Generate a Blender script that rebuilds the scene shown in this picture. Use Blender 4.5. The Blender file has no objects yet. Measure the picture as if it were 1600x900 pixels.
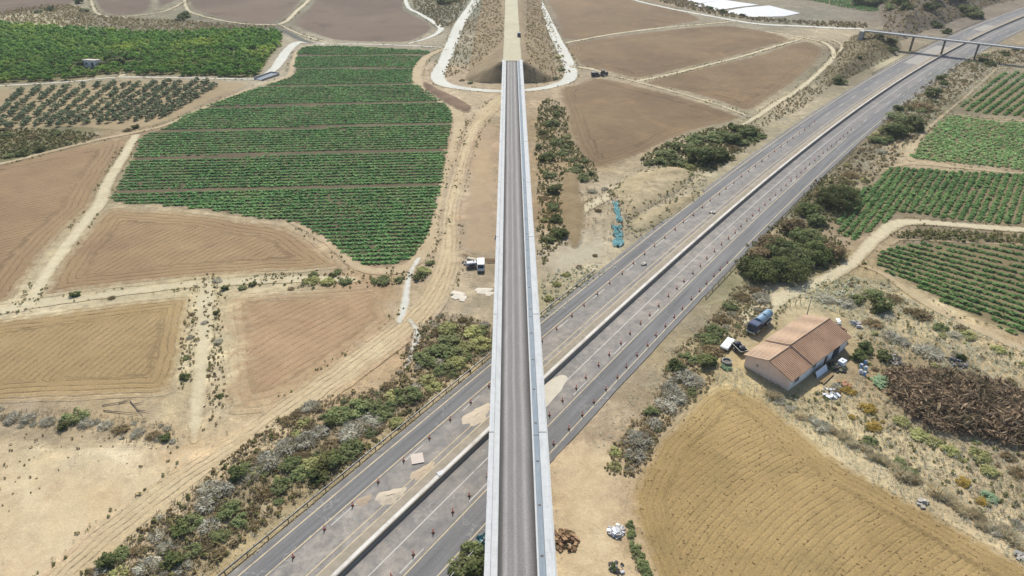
import bpy, bmesh, math, random
import numpy as np
from mathutils import Vector, Matrix
PI = math.pi
RNG = np.random.default_rng(7)
random.seed(11)
SC = bpy.context.scene
COL = SC.collection

# ------------------------------------------------------------------ camera geometry (metres, camera above the viaduct line)
CAMH = 92.0
FPX = 1067.0
PITCH = math.atan(660.0 / FPX)
CX, CY = 796.0, 450.0
CP, SP = math.cos(PITCH), math.sin(PITCH)
DECK = 9.0                                   # height of the railway above the fields

def spot(px, py, z=0.0):
    """real place on the plane of height z that the photo shows at px, py"""
    a = (px - CX) / FPX; b = (py - CY) / FPX
    dy = CP - b * SP; dz = -SP - b * CP
    t = (CAMH - z) / -dz
    return (a * t, dy * t)
def depth(x, y, z=0.0):
    return y * CP + (CAMH - z) * SP
def mpp(px, py):
    x, y = spot(px, py); return depth(x, y) / FPX

# ------------------------------------------------------------------ numpy noise and distances
def vnoise(x, y, scale, seed=0):
    x = np.asarray(x) / scale + seed * 17.31; y = np.asarray(y) / scale + seed * 5.77
    xi = np.floor(x); yi = np.floor(y); fx = x - xi; fy = y - yi
    fx = fx * fx * (3 - 2 * fx); fy = fy * fy * (3 - 2 * fy)
    def h(a, b):
        v = np.sin(a * 127.1 + b * 311.7 + seed * 74.7) * 43758.5453
        return v - np.floor(v)
    return ((h(xi, yi) * (1 - fx) + h(xi + 1, yi) * fx) * (1 - fy) + (h(xi, yi + 1) * (1 - fx) + h(xi + 1, yi + 1) * fx) * fy) * 2 - 1
def fnoise(x, y, scale, seed=0, octs=3):
    r = 0; a = 1; t = 0
    for k in range(octs):
        r = r + a * vnoise(x, y, scale / 2 ** k, seed + k); t += a; a *= .5
    return r / t

def smooth(pts, closed=True, n=5):
    P = np.array(pts, float); N = len(P); out = []
    rng_ = range(N) if closed else range(N - 1)
    for i in rng_:
        if closed: p0, p1, p2, p3 = P[i - 1], P[i], P[(i + 1) % N], P[(i + 2) % N]
        else: p0, p1, p2, p3 = P[max(i - 1, 0)], P[i], P[i + 1], P[min(i + 2, N - 1)]
        for k in range(n):
            t = k / n
            out.append(.5 * ((2 * p1) + (-p0 + p2) * t + (2 * p0 - 5 * p1 + 4 * p2 - p3) * t * t + (-p0 + 3 * p1 - 3 * p2 + p3) * t ** 3))
    if not closed: out.append(P[-1])
    return np.array(out)
def world(pts, z=0): return [spot(p[0], p[1], z) for p in pts]

def seg_dist(X, Y, pts, closed):
    d = np.full(X.shape, 1e9); along = np.zeros(X.shape); acc = 0.0
    M = len(pts); rng_ = range(M if closed else M - 1)
    for i in rng_:
        x1, y1 = pts[i]; x2, y2 = pts[(i + 1) % M]
        dx, dy = x2 - x1, y2 - y1; l2 = dx * dx + dy * dy + 1e-9
        t = np.clip(((X - x1) * dx + (Y - y1) * dy) / l2, 0, 1)
        dd = np.hypot(X - x1 - t * dx, Y - y1 - t * dy)
        m = dd < d
        d = np.where(m, dd, d); along = np.where(m, acc + t * math.sqrt(l2), along)
        acc += math.sqrt(l2)
    return d, along
def poly_sd(X, Y, pts):
    d, _ = seg_dist(X, Y, pts, True)
    ins = np.zeros(X.shape, bool); M = len(pts)
    for i in range(M):
        x1, y1 = pts[i]; x2, y2 = pts[(i + 1) % M]
        if y1 == y2: continue
        c = ((y1 > Y) != (y2 > Y)) & (X < (x2 - x1) * (Y - y1) / (y2 - y1) + x1)
        ins ^= c
    return np.where(ins, d, -d)

# ------------------------------------------------------------------ colours
def lin(c):
    c = c / 255.0
    return c / 12.92 if c <= .04045 else ((c + .055) / 1.055) ** 2.4
KA = 0.58                                      # albedo of a sunlit surface seen with that picture colour
def col(r, g, b, k=1.0): return (lin(r) * KA * k, lin(g) * KA * k, lin(b) * KA * k, 1)

# soil colours surveyed over the area: photo place, colour
SOIL = [(0, 35, 205, 190, 160), (60, 38, 200, 188, 150), (160, 30, 140, 130, 105), (250, 40, 130, 122, 95), (360, 40, 120, 112, 92),
 (470, 70, 180, 165, 140), (400, 130, 185, 170, 145), (690, 60, 175, 160, 135), (700, 20, 130, 128, 108), (660, 5, 150, 145, 120), (760, 40, 140, 125, 100),
 (840, 40, 140, 120, 98), (950, 5, 150, 130, 100), (1100, 30, 165, 150, 125), (1250, 30, 140, 132, 112), (1300, 55, 190, 170, 140), (1350, 80, 135, 118, 92),
 (1330, 110, 130, 118, 92), (1450, 30, 120, 106, 92), (1550, 20, 140, 124, 105), (1400, 100, 210, 195, 160), (1250, 170, 185, 168, 138), (1180, 200, 175, 160, 130),
 (1560, 75, 165, 145, 115), (1480, 110, 150, 132, 105), (1400, 180, 128, 118, 88), (1330, 240, 130, 118, 92), (1250, 320, 120, 112, 82), (1420, 240, 200, 175, 140),
 (1340, 370, 175, 150, 120), (1240, 460, 200, 182, 148), (1180, 490, 185, 165, 130), (1130, 450, 150, 140, 105), (1080, 500, 165, 148, 118), (1010, 600, 182, 160, 130), (960, 660, 188, 164, 136),
 (900, 740, 215, 185, 150), (900, 870, 228, 198, 158), (960, 800, 205, 175, 138), (980, 890, 222, 192, 152), (1040, 600, 165, 145, 112), (1110, 580, 190, 165, 122), (1200, 620, 195, 170, 125),
 (1280, 640, 232, 208, 162), (1350, 700, 226, 202, 160), (1430, 720, 218, 194, 154), (1550, 780, 208, 184, 146), (1600, 700, 180, 158, 128), (1500, 620, 105, 84, 68), (1400, 560, 180, 155, 118),
 (1380, 480, 190, 168, 130), (1450, 500, 222, 198, 156), (1580, 570, 208, 182, 142), (1330, 450, 175, 158, 118), (1350, 600, 178, 152, 115), (1240, 690, 226, 200, 154), (1150, 590, 232, 206, 156), (1190, 600, 226, 200, 150), (1300, 670, 230, 206, 162),
 (1100, 290, 185, 170, 140), (1040, 290, 195, 175, 142), (980, 300, 212, 192, 162), (900, 260, 165, 140, 105), (880, 330, 170, 138, 100), (860, 200, 165, 142, 108), (855, 160, 190, 165, 135),
 (920, 380, 195, 178, 152), (870, 410, 195, 176, 152), (860, 470, 190, 175, 140), (900, 430, 188, 172, 140), (940, 330, 190, 170, 140), (1000, 350, 175, 160, 130), (1080, 300, 190, 172, 142),
 (730, 160, 205, 182, 150), (750, 230, 190, 160, 130), (750, 330, 188, 160, 130), (740, 370, 180, 156, 130), (750, 440, 192, 172, 145), (700, 300, 200, 176, 148), (690, 420, 205, 180, 148), (660, 480, 205, 180, 148),
 (740, 480, 182, 164, 138), (700, 490, 190, 168, 140), (640, 540, 205, 172, 138), (560, 590, 208, 176, 138), (600, 560, 202, 170, 134), (560, 430, 195, 165, 130), (600, 440, 165, 132, 100), (640, 440, 190, 165, 130),
 (450, 440, 205, 185, 150), (330, 450, 215, 195, 155), (200, 460, 212, 192, 155), (50, 480, 218, 198, 162), (310, 560, 222, 202, 164), (310, 650, 200, 178, 142), (150, 640, 205, 178, 140), (20, 640, 190, 165, 132),
 (200, 670, 190, 165, 130), (60, 660, 160, 140, 115), (60, 700, 222, 198, 160), (20, 760, 205, 178, 142), (170, 720, 232, 210, 176), (120, 820, 226, 196, 158), (60, 880, 224, 192, 154), (300, 720, 222, 190, 150),
 (250, 800, 214, 188, 150), (200, 870, 214, 188, 150), (400, 690, 214, 184, 146), (500, 620, 206, 176, 138), (450, 650, 205, 176, 138), (330, 800, 160, 142, 112), (400, 760, 165, 145, 112), (480, 720, 155, 138, 105),
 (560, 660, 150, 132, 100), (640, 620, 175, 152, 118), (600, 690, 200, 174, 132), (420, 830, 196, 172, 130), (700, 560, 165, 145, 110), (340, 880, 190, 165, 124), (260, 870, 150, 132, 104), (740, 590, 195, 170, 132),
 (100, 205, 122, 118, 82), (30, 225, 112, 112, 75), (200, 215, 165, 140, 108), (350, 150, 175, 150, 122), (50, 190, 175, 158, 118), (250, 160, 160, 145, 110), (700, 110, 190, 165, 135), (720, 90, 150, 142, 118),
 (1350, 420, 190, 165, 125), (1460, 370, 140, 122, 95), (1600, 545, 200, 172, 132), (1260, 420, 140, 125, 90), (730, 860, 140, 128, 90), (830, 650, 185, 165, 135)]
_sw = np.array([spot(s[0], s[1]) for s in SOIL]); _sc = np.array([[lin(s[2]), lin(s[3]), lin(s[4])] for s in SOIL]) * KA * np.array([.975, 1.01, .96])
def _q(x, y):
    yy = np.maximum(y, -20) + 60
    return x / yy, np.log(yy) * 1.1
_qx, _qy = _q(_sw[:, 0], _sw[:, 1])
def tint(X, Y):
    x = X.ravel() + 3.5 * fnoise(X.ravel(), Y.ravel(), 14, 3); y = Y.ravel() + 3.5 * fnoise(X.ravel(), Y.ravel(), 14, 9)
    qx, qy = _q(x, y); num = np.zeros((len(x), 3)); den = np.zeros(len(x))
    for i in range(len(SOIL)):
        w = 1.0 / ((qx - _qx[i]) ** 2 + (qy - _qy[i]) ** 2 + 3e-5) ** 1.7
        num += w[:, None] * _sc[i]; den += w
    return num / den[:, None]

# ------------------------------------------------------------------ materials
class NT:
    def __init__(s, tree): s.t = tree; s.n = tree.nodes; s.l = tree.links
    def new(s, kind, **kw):
        n = s.n.new(kind)
        for k, v in kw.items(): setattr(n, k, v)
        return n
    def put(s, sock, v):
        if isinstance(v, bpy.types.NodeSocket): s.l.new(v, sock)
        else: sock.default_value = v
    def noise(s, vec, scale, detail=4, rough=.55, dist=0.0):
        n = s.new('ShaderNodeTexNoise'); s.put(n.inputs['Vector'], vec); n.inputs['Scale'].default_value = scale
        n.inputs['Detail'].default_value = detail; n.inputs['Roughness'].default_value = rough; n.inputs['Distortion'].default_value = dist
        return n.outputs[0]
    def ramp(s, fac, a, b, va=0.0, vb=1.0, clamp=True):
        n = s.new('ShaderNodeMapRange'); n.clamp = clamp
        s.put(n.inputs[0], fac)
        for i, v in enumerate((a, b, va, vb)): s.put(n.inputs[i + 1], v)
        return n.outputs[0]
    def math(s, op, a, b=0.0, c=0.0):
        n = s.new('ShaderNodeMath', operation=op); s.put(n.inputs[0], a); s.put(n.inputs[1], b); s.put(n.inputs[2], c)
        return n.outputs[0]
    def mix(s, fac, a, b, mode='MIX'):
        n = s.new('ShaderNodeMix', data_type='RGBA', blend_type=mode)
        s.put(n.inputs[0], fac); s.put(n.inputs[6], a); s.put(n.inputs[7], b)
        return n.outputs[2]
    def gain(s, colr, f):                       # multiply colour by a scalar socket
        n = s.new('ShaderNodeVectorMath', operation='SCALE'); s.put(n.inputs[0], colr[:3] if isinstance(colr, tuple) else colr); s.put(n.inputs[3], f)
        return n.outputs[0]
    def pos(s): return s.new('ShaderNodeNewGeometry').outputs['Position']
    def obj(s): return s.new('ShaderNodeTexCoord').outputs['Object']
    def attr(s, name, out='Fac'):
        n = s.new('ShaderNodeAttribute'); n.attribute_name = name
        return n.outputs[out]
    def scalexyz(s, vec, sc):
        n = s.new('ShaderNodeVectorMath', operation='MULTIPLY'); s.put(n.inputs[0], vec); n.inputs[1].default_value = sc
        return n.outputs[0]

def soil_group():
    g = bpy.data.node_groups.new('soil', 'ShaderNodeTree')
    g.interface.new_socket('Color', in_out='OUTPUT', socket_type='NodeSocketColor')
    g.interface.new_socket('Height', in_out='OUTPUT', socket_type='NodeSocketFloat')
    t = NT(g); o = t.new('NodeGroupOutput'); P = t.pos(); c = t.attr('tint', 'Color')
    n1 = t.noise(P, .035, 6, .6, .4); n2 = t.noise(P, .35, 6, .65, .3); n3 = t.noise(P, 3.2, 5, .7)
    f = t.math('MULTIPLY', t.ramp(n1, .3, .7, .84, 1.14), t.ramp(n2, .28, .72, .74, 1.24))
    f = t.math('MULTIPLY', f, t.ramp(n3, .25, .75, .66, 1.30))
    c = t.mix(t.ramp(t.noise(P, .11, 5, .65, .8), .45, .68, 0, .45), c, t.mix(.5, c, (.26, .235, .19, 1)))
    c = t.gain(c, f)
    c = t.gain(c, t.ramp(t.noise(P, .09, 6, .7, 1.0), .50, .64, .96, 1.28))
    # dry weeds and stones, denser where the large noise is high
    w = t.noise(P, 1.1, 3, .7); w2 = t.noise(P, .12, 3, .5)
    thr = t.ramp(w2, .35, .7, .68, .53)
    m = t.ramp(t.math('SUBTRACT', w, thr), 0, .05, 0, .55)
    c = t.mix(m, c, (.13, .10, .065, 1))
    v = t.new('ShaderNodeTexVoronoi'); t.put(v.inputs['Vector'], P); v.inputs['Scale'].default_value = .9
    st = t.math('MULTIPLY', t.ramp(v.outputs['Distance'], .06, .16, 1, 0), t.ramp(t.noise(P, .25, 2), .5, .62))
    c = t.mix(t.math('MULTIPLY', st, .6), c, (.5, .45, .37, 1))
    t.l.new(c, o.inputs[0])
    h = t.math('ADD', t.math('MULTIPLY', n3, .25), t.math('ADD', t.math('MULTIPLY', n2, .9), t.math('MULTIPLY', w, .3)))
    t.l.new(h, o.inputs[1])
    return g
SOILG = soil_group()

def newmat(name):
    m = bpy.data.materials.new(name); m.use_nodes = True
    t = NT(m.node_tree); b = t.n['Principled BSDF']
    b.inputs['Roughness'].default_value = .9; b.inputs['Specular IOR Level'].default_value = .15
    return m, t, b
def bump(t, b, h, strength=.6, dist=.3):
    n = t.new('ShaderNodeBump'); n.inputs['Strength'].default_value = strength; n.inputs['Distance'].default_value = dist
    t.put(n.inputs['Height'], h); t.l.new(n.outputs[0], b.inputs['Normal'])

def ground_mat():
    m, t, b = newmat('open_soil'); g = t.new('ShaderNodeGroup'); g.node_tree = SOILG
    t.l.new(g.outputs[0], b.inputs['Base Color']); bump(t, b, g.outputs[1], .7, .5)
    return m

def sheet_mat(name, ca, cb, furrow=0.0, period=1.5, edge=2.0, blotch=.02, cc=None, contrast=.14, spots=0.0, speck=.16):
    """soil or gravel sheet: two-colour blotches, furrow lines along attribute u, fading into open soil at its rim"""
    ca, cb, cc = [(q[0] * .975, q[1] * 1.015, q[2] * .96, 1) if q else None for q in (ca, cb, cc)]
    m, t, b = newmat(name); P = t.pos()
    n1 = t.noise(P, blotch, 5, .6, .6); n2 = t.noise(P, blotch * 9, 5, .65, .4); n3 = t.noise(P, 2.8, 5, .72)
    c = t.mix(t.ramp(n1, .36, .64), ca, cb)
    if cc: c = t.mix(t.ramp(t.noise(P, blotch * 2.3, 4, .6, 1.0), .55, .70, 0, .75), c, cc)
    f = t.math('MULTIPLY', t.ramp(n2, .2, .8, 1 - contrast, 1 + contrast), t.ramp(n3, .2, .8, 1 - speck * 1.6, 1 + speck * 1.6))
    h = t.math('ADD', t.math('MULTIPLY', n3, .3), t.math('MULTIPLY', n2, .5))
    if furrow > 0:
        u = t.attr('u')
        w = t.math('ADD', t.math('MULTIPLY', u, 2 * PI / period), t.math('MULTIPLY', t.noise(P, .12, 3, .5), 5.0))
        s1 = t.math('SINE', w); s1 = t.math('MULTIPLY_ADD', t.math('POWER', t.math('MULTIPLY_ADD', s1, .5, .5), 5.0), -2.2, .5)
        w2 = t.math('ADD', t.math('MULTIPLY', u, 2 * PI / (period * 3.3)), t.math('MULTIPLY', t.noise(P, .05, 3, .5), 9.0))
        s2 = t.math('SINE', w2)
        brk = t.math('MULTIPLY', t.ramp(t.noise(P, .22, 5, .75, .8), .38, .62, .1, 1.2), t.ramp(t.noise(P, 1.3, 3, .7), .35, .6, .3, 1.2))
        s = t.math('MULTIPLY', t.math('ADD', s1, t.math('MULTIPLY', s2, .16)), brk)
        f = t.math('MULTIPLY', f, t.math('MULTIPLY_ADD', s, furrow, 1.0))
        h = t.math('MULTIPLY_ADD', s, furrow * 3.0, h)
    c = t.gain(c, f)
    if spots > 0:
        w3 = t.noise(P, .9, 3, .7); c = t.mix(t.ramp(w3, .62, .70, 0, spots), c, (.10, .095, .05, 1))
    g = t.new('ShaderNodeGroup'); g.node_tree = SOILG
    e = t.math('ADD', t.attr('sd'), t.math('MULTIPLY', t.math('SUBTRACT', t.noise(P, .5, 5, .7), .5), edge * 2.4))
    fac = t.ramp(e, 0, edge)
    fac = t.math('MULTIPLY', fac, t.ramp(t.attr('sd'), 0, .4))
    t.l.new(t.mix(fac, g.outputs[0], c), b.inputs['Base Color'])
    bump(t, b, h, .6, .35)
    return m

def plain(name, c, var=.12, scale=2.0, rough=.8, spec=.2, metal=0.0, dirt=None, dirt_amt=.5, dscale=.6):
    m, t, b = newmat(name); P = t.obj()
    f = t.ramp(t.noise(P, scale, 5, .65), .2, .8, 1 - var, 1 + var)
    cc = t.gain(c, f)
    if dirt: cc = t.mix(t.ramp(t.noise(P, dscale, 5, .7, .4), .48, .68, 0, dirt_amt), cc, dirt)
    t.l.new(cc, b.inputs['Base Color'])
    b.inputs['Roughness'].default_value = rough; b.inputs['Specular IOR Level'].default_value = spec; b.inputs['Metallic'].default_value = metal
    return m
def leaf_mat(name, a, bb, c3=None, patch=.08, pamt=.6, trans=.0):
    """leaves: hue differs from leaf to leaf (attribute var) and slowly over the ground"""
    m, t, b = newmat(name); P = t.pos()
    LK = 1.5
    des = lambda q: [v * .9 + (q[0] * .3 + q[1] * .6 + q[2] * .1) * .10 for v in q[:3]]
    a, bb, c3 = [tuple(min(.6, v * LK) for v in (lambda d: (d[0] * 1.04, d[1] * 1.02, d[2] * .88))(des(q))) + (1,) if q else None for q in (a, bb, c3)]
    c = t.mix(t.attr('var'), a, bb)
    if c3: c = t.mix(t.ramp(t.noise(P, patch, 4, .6), .5, .68, 0, pamt), c, c3)
    oi = t.new('ShaderNodeObjectInfo')
    c = t.gain(c, t.ramp(oi.outputs['Random'], 0, 1, .80, 1.2))
    t.l.new(c, b.inputs['Base Color']); b.inputs['Roughness'].default_value = .75; b.inputs['Specular IOR Level'].default_value = .12
    tr = t.new('ShaderNodeBsdfTranslucent'); t.l.new(c, tr.inputs[0]); mx = t.new('ShaderNodeMixShader'); mx.inputs[0].default_value = .42
    t.l.new(b.outputs[0], mx.inputs[1]); t.l.new(tr.outputs[0], mx.inputs[2]); t.l.new(mx.outputs[0], t.n['Material Output'].inputs[0])
    return m

# ------------------------------------------------------------------ mesh helpers
def mesh_np(name, V, F, mats, attrs=None, fmat=None, smooth_=False):
    me = bpy.data.meshes.new(name); V = np.asarray(V, np.float32); F = np.asarray(F, np.int32); k = F.shape[1]
    me.vertices.add(len(V)); me.vertices.foreach_set('co', V.ravel())
    me.loops.add(F.size); me.loops.foreach_set('vertex_index', F.ravel())
    me.polygons.add(len(F)); me.polygons.foreach_set('loop_start', np.arange(0, F.size, k, dtype=np.int32))
    me.polygons.foreach_set('loop_total', np.full(len(F), k, np.int32))
    for m in mats: me.materials.append(m)
    if fmat is not None: me.polygons.foreach_set('material_index', np.asarray(fmat, np.int32))
    me.update(calc_edges=True)
    for an, (dom, typ, arr) in (attrs or {}).items():
        a = me.attributes.new(an, typ, dom)
        if typ == 'FLOAT': a.data.foreach_set('value', np.asarray(arr, np.float32).ravel())
        else: a.data.foreach_set('color', np.asarray(arr, np.float32).ravel())
    me.polygons.foreach_set('use_smooth', np.full(len(F), smooth_, bool))
    return me
def obj(name, me, parent=None):
    o = bpy.data.objects.new(name, me); COL.objects.link(o)
    if parent: o.parent = parent
    return o
def tag(o, label, cat, group=None, kind=None):
    o['label'] = label; o['category'] = cat
    if group: o['group'] = group
    if kind: o['kind'] = kind
    return o
def struct(o, label=None):
    o['kind'] = 'structure'
    if label: o['label'] = label
    return o
def empty(name, loc, rz=0.0):
    o = bpy.data.objects.new(name, None); COL.objects.link(o); o.location = loc; o.rotation_euler = (0, 0, rz); o.empty_display_size = .5
    return o
def dup(root, loc, rz=0.0, sc=None):
    r = root.copy(); COL.objects.link(r); r.location = loc; r.rotation_euler = (0, 0, rz)
    if sc is not None: r.scale = sc
    for k in ('label', 'group', 'category', 'kind'):
        if k in r: del r[k]
    for ch in list(root.children):
        c = ch.copy(); COL.objects.link(c); c.parent = r
        for g2 in ch.children:
            d = g2.copy(); COL.objects.link(d); d.parent = c
    return r
class MB:
    """collects simple shapes in one bmesh; build() links them as one object"""
    def __init__(s): s.bm = bmesh.new(); s.mi = 0
    def _paint(s, fs):
        for f in fs: f.material_index = s.mi
    def box(s, cx, cy, cz, sx, sy, sz, rz=0.0, bev=0.0, rx=0.0, ry=0.0):
        M = Matrix.Translation((cx, cy, cz)) @ Matrix.Rotation(rz, 4, 'Z') @ Matrix.Rotation(ry, 4, 'Y') @ Matrix.Rotation(rx, 4, 'X') @ Matrix.Diagonal((sx, sy, sz, 1))
        r = bmesh.ops.create_cube(s.bm, size=1, matrix=M); fs = set(f for v in r['verts'] for f in v.link_faces); s._paint(fs)
        if bev > 0:
            es = list(set(e for v in r['verts'] for e in v.link_edges))
            b = bmesh.ops.bevel(s.bm, geom=es, offset=bev, segments=1, affect='EDGES'); s._paint(b['faces'])
        return s
    def cyl(s, a, b, r1, r2=None, n=10, caps=True):
        r2 = r1 if r2 is None else r2; a = Vector(a); b = Vector(b); d = b - a
        M = Matrix.Translation((a + b) / 2) @ d.to_track_quat('Z', 'Y').to_matrix().to_4x4()
        r = bmesh.ops.create_cone(s.bm, cap_ends=caps, segments=n, radius1=r1, radius2=r2, depth=d.length, matrix=M)
        s._paint(set(f for v in r['verts'] for f in v.link_faces)); return s
    def prism(s, prof, y0, y1, axis='Y'):
        def P(u, w, y): return (u, y, w) if axis == 'Y' else (y, u, w)
        A = [s.bm.verts.new(P(u, w, y0)) for u, w in prof]; B = [s.bm.verts.new(P(u, w, y1)) for u, w in prof]; n = len(prof); fs = []
        for i in range(n): fs.append(s.bm.faces.new((A[i], A[(i + 1) % n], B[(i + 1) % n], B[i])))
        fs.append(s.bm.faces.new(A[::-1])); fs.append(s.bm.faces.new(B)); s._paint(fs); return s
    def ball(s, c, r, sub=2, sc=(1, 1, 1), jit=0.0):
        M = Matrix.Translation(c) @ Matrix.Diagonal((sc[0], sc[1], sc[2], 1))
        q = bmesh.ops.create_icosphere(s.bm, subdivisions=sub, radius=r, matrix=M)
        if jit:
            for v in q['verts']: v.co += Vector((random.uniform(-jit, jit), random.uniform(-jit, jit), random.uniform(-jit, jit))) * r
        s._paint(set(f for v in q['verts'] for f in v.link_faces)); return s
    def build(s, name, mats, parent=None, smooth_=False):
        bmesh.ops.recalc_face_normals(s.bm, faces=s.bm.faces[:])
        me = bpy.data.meshes.new(name); s.bm.to_mesh(me); s.bm.free()
        for m in (mats if isinstance(mats, (list, tuple)) else [mats]): me.materials.append(m)
        if smooth_: me.polygons.foreach_set('use_smooth', [True] * len(me.polygons))
        return obj(name, me, parent)

def sheet(name, sdf, bbox, res, z, mat, ufun=None, label=None, rim=.8, rims=6.0, zfun=None):
    x0, y0, x1, y1 = bbox; nx = int((x1 - x0) / res) + 2; ny = int((y1 - y0) / res) + 2
    X, Y = np.meshgrid(x0 + np.arange(nx) * res, y0 + np.arange(ny) * res)
    raw = sdf(X, Y); s = raw + rim * fnoise(X, Y, rims, 5, 3)
    gy, gx = np.gradient(s, res); gl = np.maximum(gx * gx + gy * gy, .15)
    mx = np.maximum.reduce([s[:-1, :-1], s[1:, :-1], s[:-1, 1:], s[1:, 1:]])
    keep = mx > 0
    neg = s < 0; lim = 1.3 * res
    st = np.clip(s / gl, -lim, 0)
    Xo = np.where(neg, X - st * gx, X); Yo = np.where(neg, Y - st * gy, Y)
    idx = np.arange(nx * ny).reshape(ny, nx)
    F = np.stack([idx[:-1, :-1][keep], idx[:-1, 1:][keep], idx[1:, 1:][keep], idx[1:, :-1][keep]], 1)
    used, inv = np.unique(F.ravel(), return_inverse=True); F = inv.reshape(F.shape)
    Xo = Xo.ravel()[used]; Yo = Yo.ravel()[used]; sv = np.maximum(s.ravel()[used], 0)
    Z = np.full(len(Xo), z) if zfun is None else zfun(Xo, Yo, sv) + z
    T = tint(Xo, Yo); T = np.concatenate([T, np.ones((len(T), 1))], 1)
    U = (ufun(Xo, Yo, sv) if ufun else Xo)
    me = mesh_np(name, np.stack([Xo, Yo, Z], 1), F, [mat], {'tint': ('POINT', 'FLOAT_COLOR', T), 'sd': ('POINT', 'FLOAT', sv), 'u': ('POINT', 'FLOAT', U)}, smooth_=True)
    return struct(obj(name, me), label)
def bbox_of(P, pad=2.0):
    P = np.array(P); return (P[:, 0].min() - pad, P[:, 1].min() - pad, P[:, 0].max() + pad, P[:, 1].max() + pad)
def field(name, px, mat, res=1.2, z=.04, ang=0.0, head=0.0, label=None, rim=.7, sm=4, curve=0.0):
    P = smooth(world(px), True, sm); ca, sa = math.cos(math.radians(ang)), math.sin(math.radians(ang))
    c0 = P.mean(0)
    def uf(x, y, s):
        u = (x - c0[0]) * -sa + (y - c0[1]) * ca
        v = (x - c0[0]) * ca + (y - c0[1]) * sa
        u = u + curve * v * v * .01
        return np.where(s < head, s * 1.0, u) if head > 0 else u
    o = sheet(name, lambda X, Y: poly_sd(X, Y, P), bbox_of(P), res, z, mat, uf, label, rim)
    return P
TRACKS = []
def track(name, px, w, mat, res=.8, z=.08, label=None, rim=.35, closed=False):
    """w: width in metres, one value or one per point"""
    P = smooth(world(px), closed, 5); n = len(px)
    wa = np.interp(np.linspace(0, 1, len(P)), np.linspace(0, 1, n), w if hasattr(w, '__len__') else [w] * n)
    acc = np.concatenate([[0], np.cumsum(np.hypot(*np.diff(P, axis=0).T))])
    if name in ('farm_track', 'haul_road', 'gravel_road'): TRACKS.append((P, wa))
    def sdf(X, Y):
        d, al = seg_dist(X, Y, P, False)
        return np.interp(al, acc, wa) / 2 - d
    def uf(x, y, s): return s
    return sheet(name, sdf, bbox_of(P, max(wa)), res, z, mat, uf, label, rim, 3.0)

# ------------------------------------------------------------------ words for labels
ONES = 'zeroth first second third fourth fifth sixth seventh eighth ninth tenth eleventh twelfth thirteenth fourteenth fifteenth sixteenth seventeenth eighteenth nineteenth'.split()
TENS = {2: 'twent', 3: 'thirt', 4: 'fort', 5: 'fift', 6: 'sixt', 7: 'sevent', 8: 'eight', 9: 'ninet'}
def ordw(n):
    if n < 20: return ONES[n]
    if n >= 100: return 'hundred-and-' + ordw(n - 100) if n > 100 else 'hundredth'
    a, b = divmod(n, 10)
    return TENS[a] + 'ieth' if b == 0 else TENS[a] + 'y-' + ONES[b]
# ================================================================== GROUND
GROUND_M = ground_mat()
def build_ground():
    xs = np.concatenate([[-4000, -2500, -1500, -900], np.arange(-640, 760, 7.0), [900, 1500, 2500, 4000]])
    ys = np.concatenate([[-4000, -2000, -800, -300, -100], np.arange(0, 760, 6.0), [900, 1200, 1700, 2500, 4000, 6000]])
    X, Y = np.meshgrid(xs, ys); ny, nx = X.shape
    T = tint(X, Y); T = np.concatenate([T, np.ones((len(T), 1))], 1)
    idx = np.arange(nx * ny).reshape(ny, nx)
    F = np.stack([idx[:-1, :-1].ravel(), idx[:-1, 1:].ravel(), idx[1:, 1:].ravel(), idx[1:, :-1].ravel()], 1)
    me = mesh_np('ground', np.stack([X.ravel(), Y.ravel(), np.zeros(X.size)], 1), F, [GROUND_M], {'tint': ('POINT', 'FLOAT_COLOR', T)})
    struct(obj('ground', me), 'pale sandy soil between the fields, tracks and the motorway')
build_ground()

# ================================================================== FIELDS
FB = sheet_mat('brown_far_soil', col(112, 93, 78), col(132, 111, 94), .10, 2.8, 3.0, .012, col(104, 86, 73), .07, speck=.08)
field('ploughed_field', [(-60, -30), (118, -30), (115, 5), (70, 15), (0, 24), (-60, 30)], FB, 2.5, ang=60, label='far brown ploughed field at the upper left corner')
field('ploughed_field', [(143, -30), (150, 8), (165, 21), (190, 24), (230, 18), (240, 0), (243, -30)], FB, 2.5, ang=70, label='small far brown field between two pale paths at top left')
field('ploughed_field', [(247, -30), (246, 12), (262, 7), (284, -6), (286, -30)], FB, 2.5, ang=70, label='narrow far brown field strip near the top edge')
field('ploughed_field', [(290, -30), (294, 5), (310, 18), (355, 31), (400, 38), (430, 35), (446, 27), (466, 8), (478, -30)], FB, 2.2, ang=20, label='dark brown field left of the diagonal pale path at top')
field('ploughed_field', [(492, -30), (488, 3), (458, 32), (463, 42), (510, 60), (560, 65), (630, 66), (655, 60), (673, 50), (676, 42), (664, 31), (640, 18), (632, 5), (634, -30)], FB, 2.0, ang=3, label='large dark brown field behind the green crop field')
FR = sheet_mat('tan_brown_soil', col(128, 103, 76), col(148, 122, 91), .11, 2.2, 3.0, .02, col(160, 126, 92), .13, speck=.12)
field('ploughed_field', [(872, 140), (900, 131), (935, 121), (1000, 135), (1080, 155), (1158, 181), (1148, 190), (1080, 207), (1020, 235), (965, 257), (930, 262), (905, 245), (892, 215), (882, 180)], FR, 1.3, ang=-25, head=8, curve=.3, label='brown ploughed field right of the viaduct, nearest to the dark parked tractor')
field('ploughed_field', [(887, 70), (960, 57), (1110, 40), (1180, 46), (1235, 61), (1200, 73), (1130, 93), (1060, 110), (995, 123), (950, 112), (912, 104), (896, 92)], FR, 1.8, ang=12, head=9, curve=.2, label='oblong brown field between two pale tracks right of the loop road')
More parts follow.
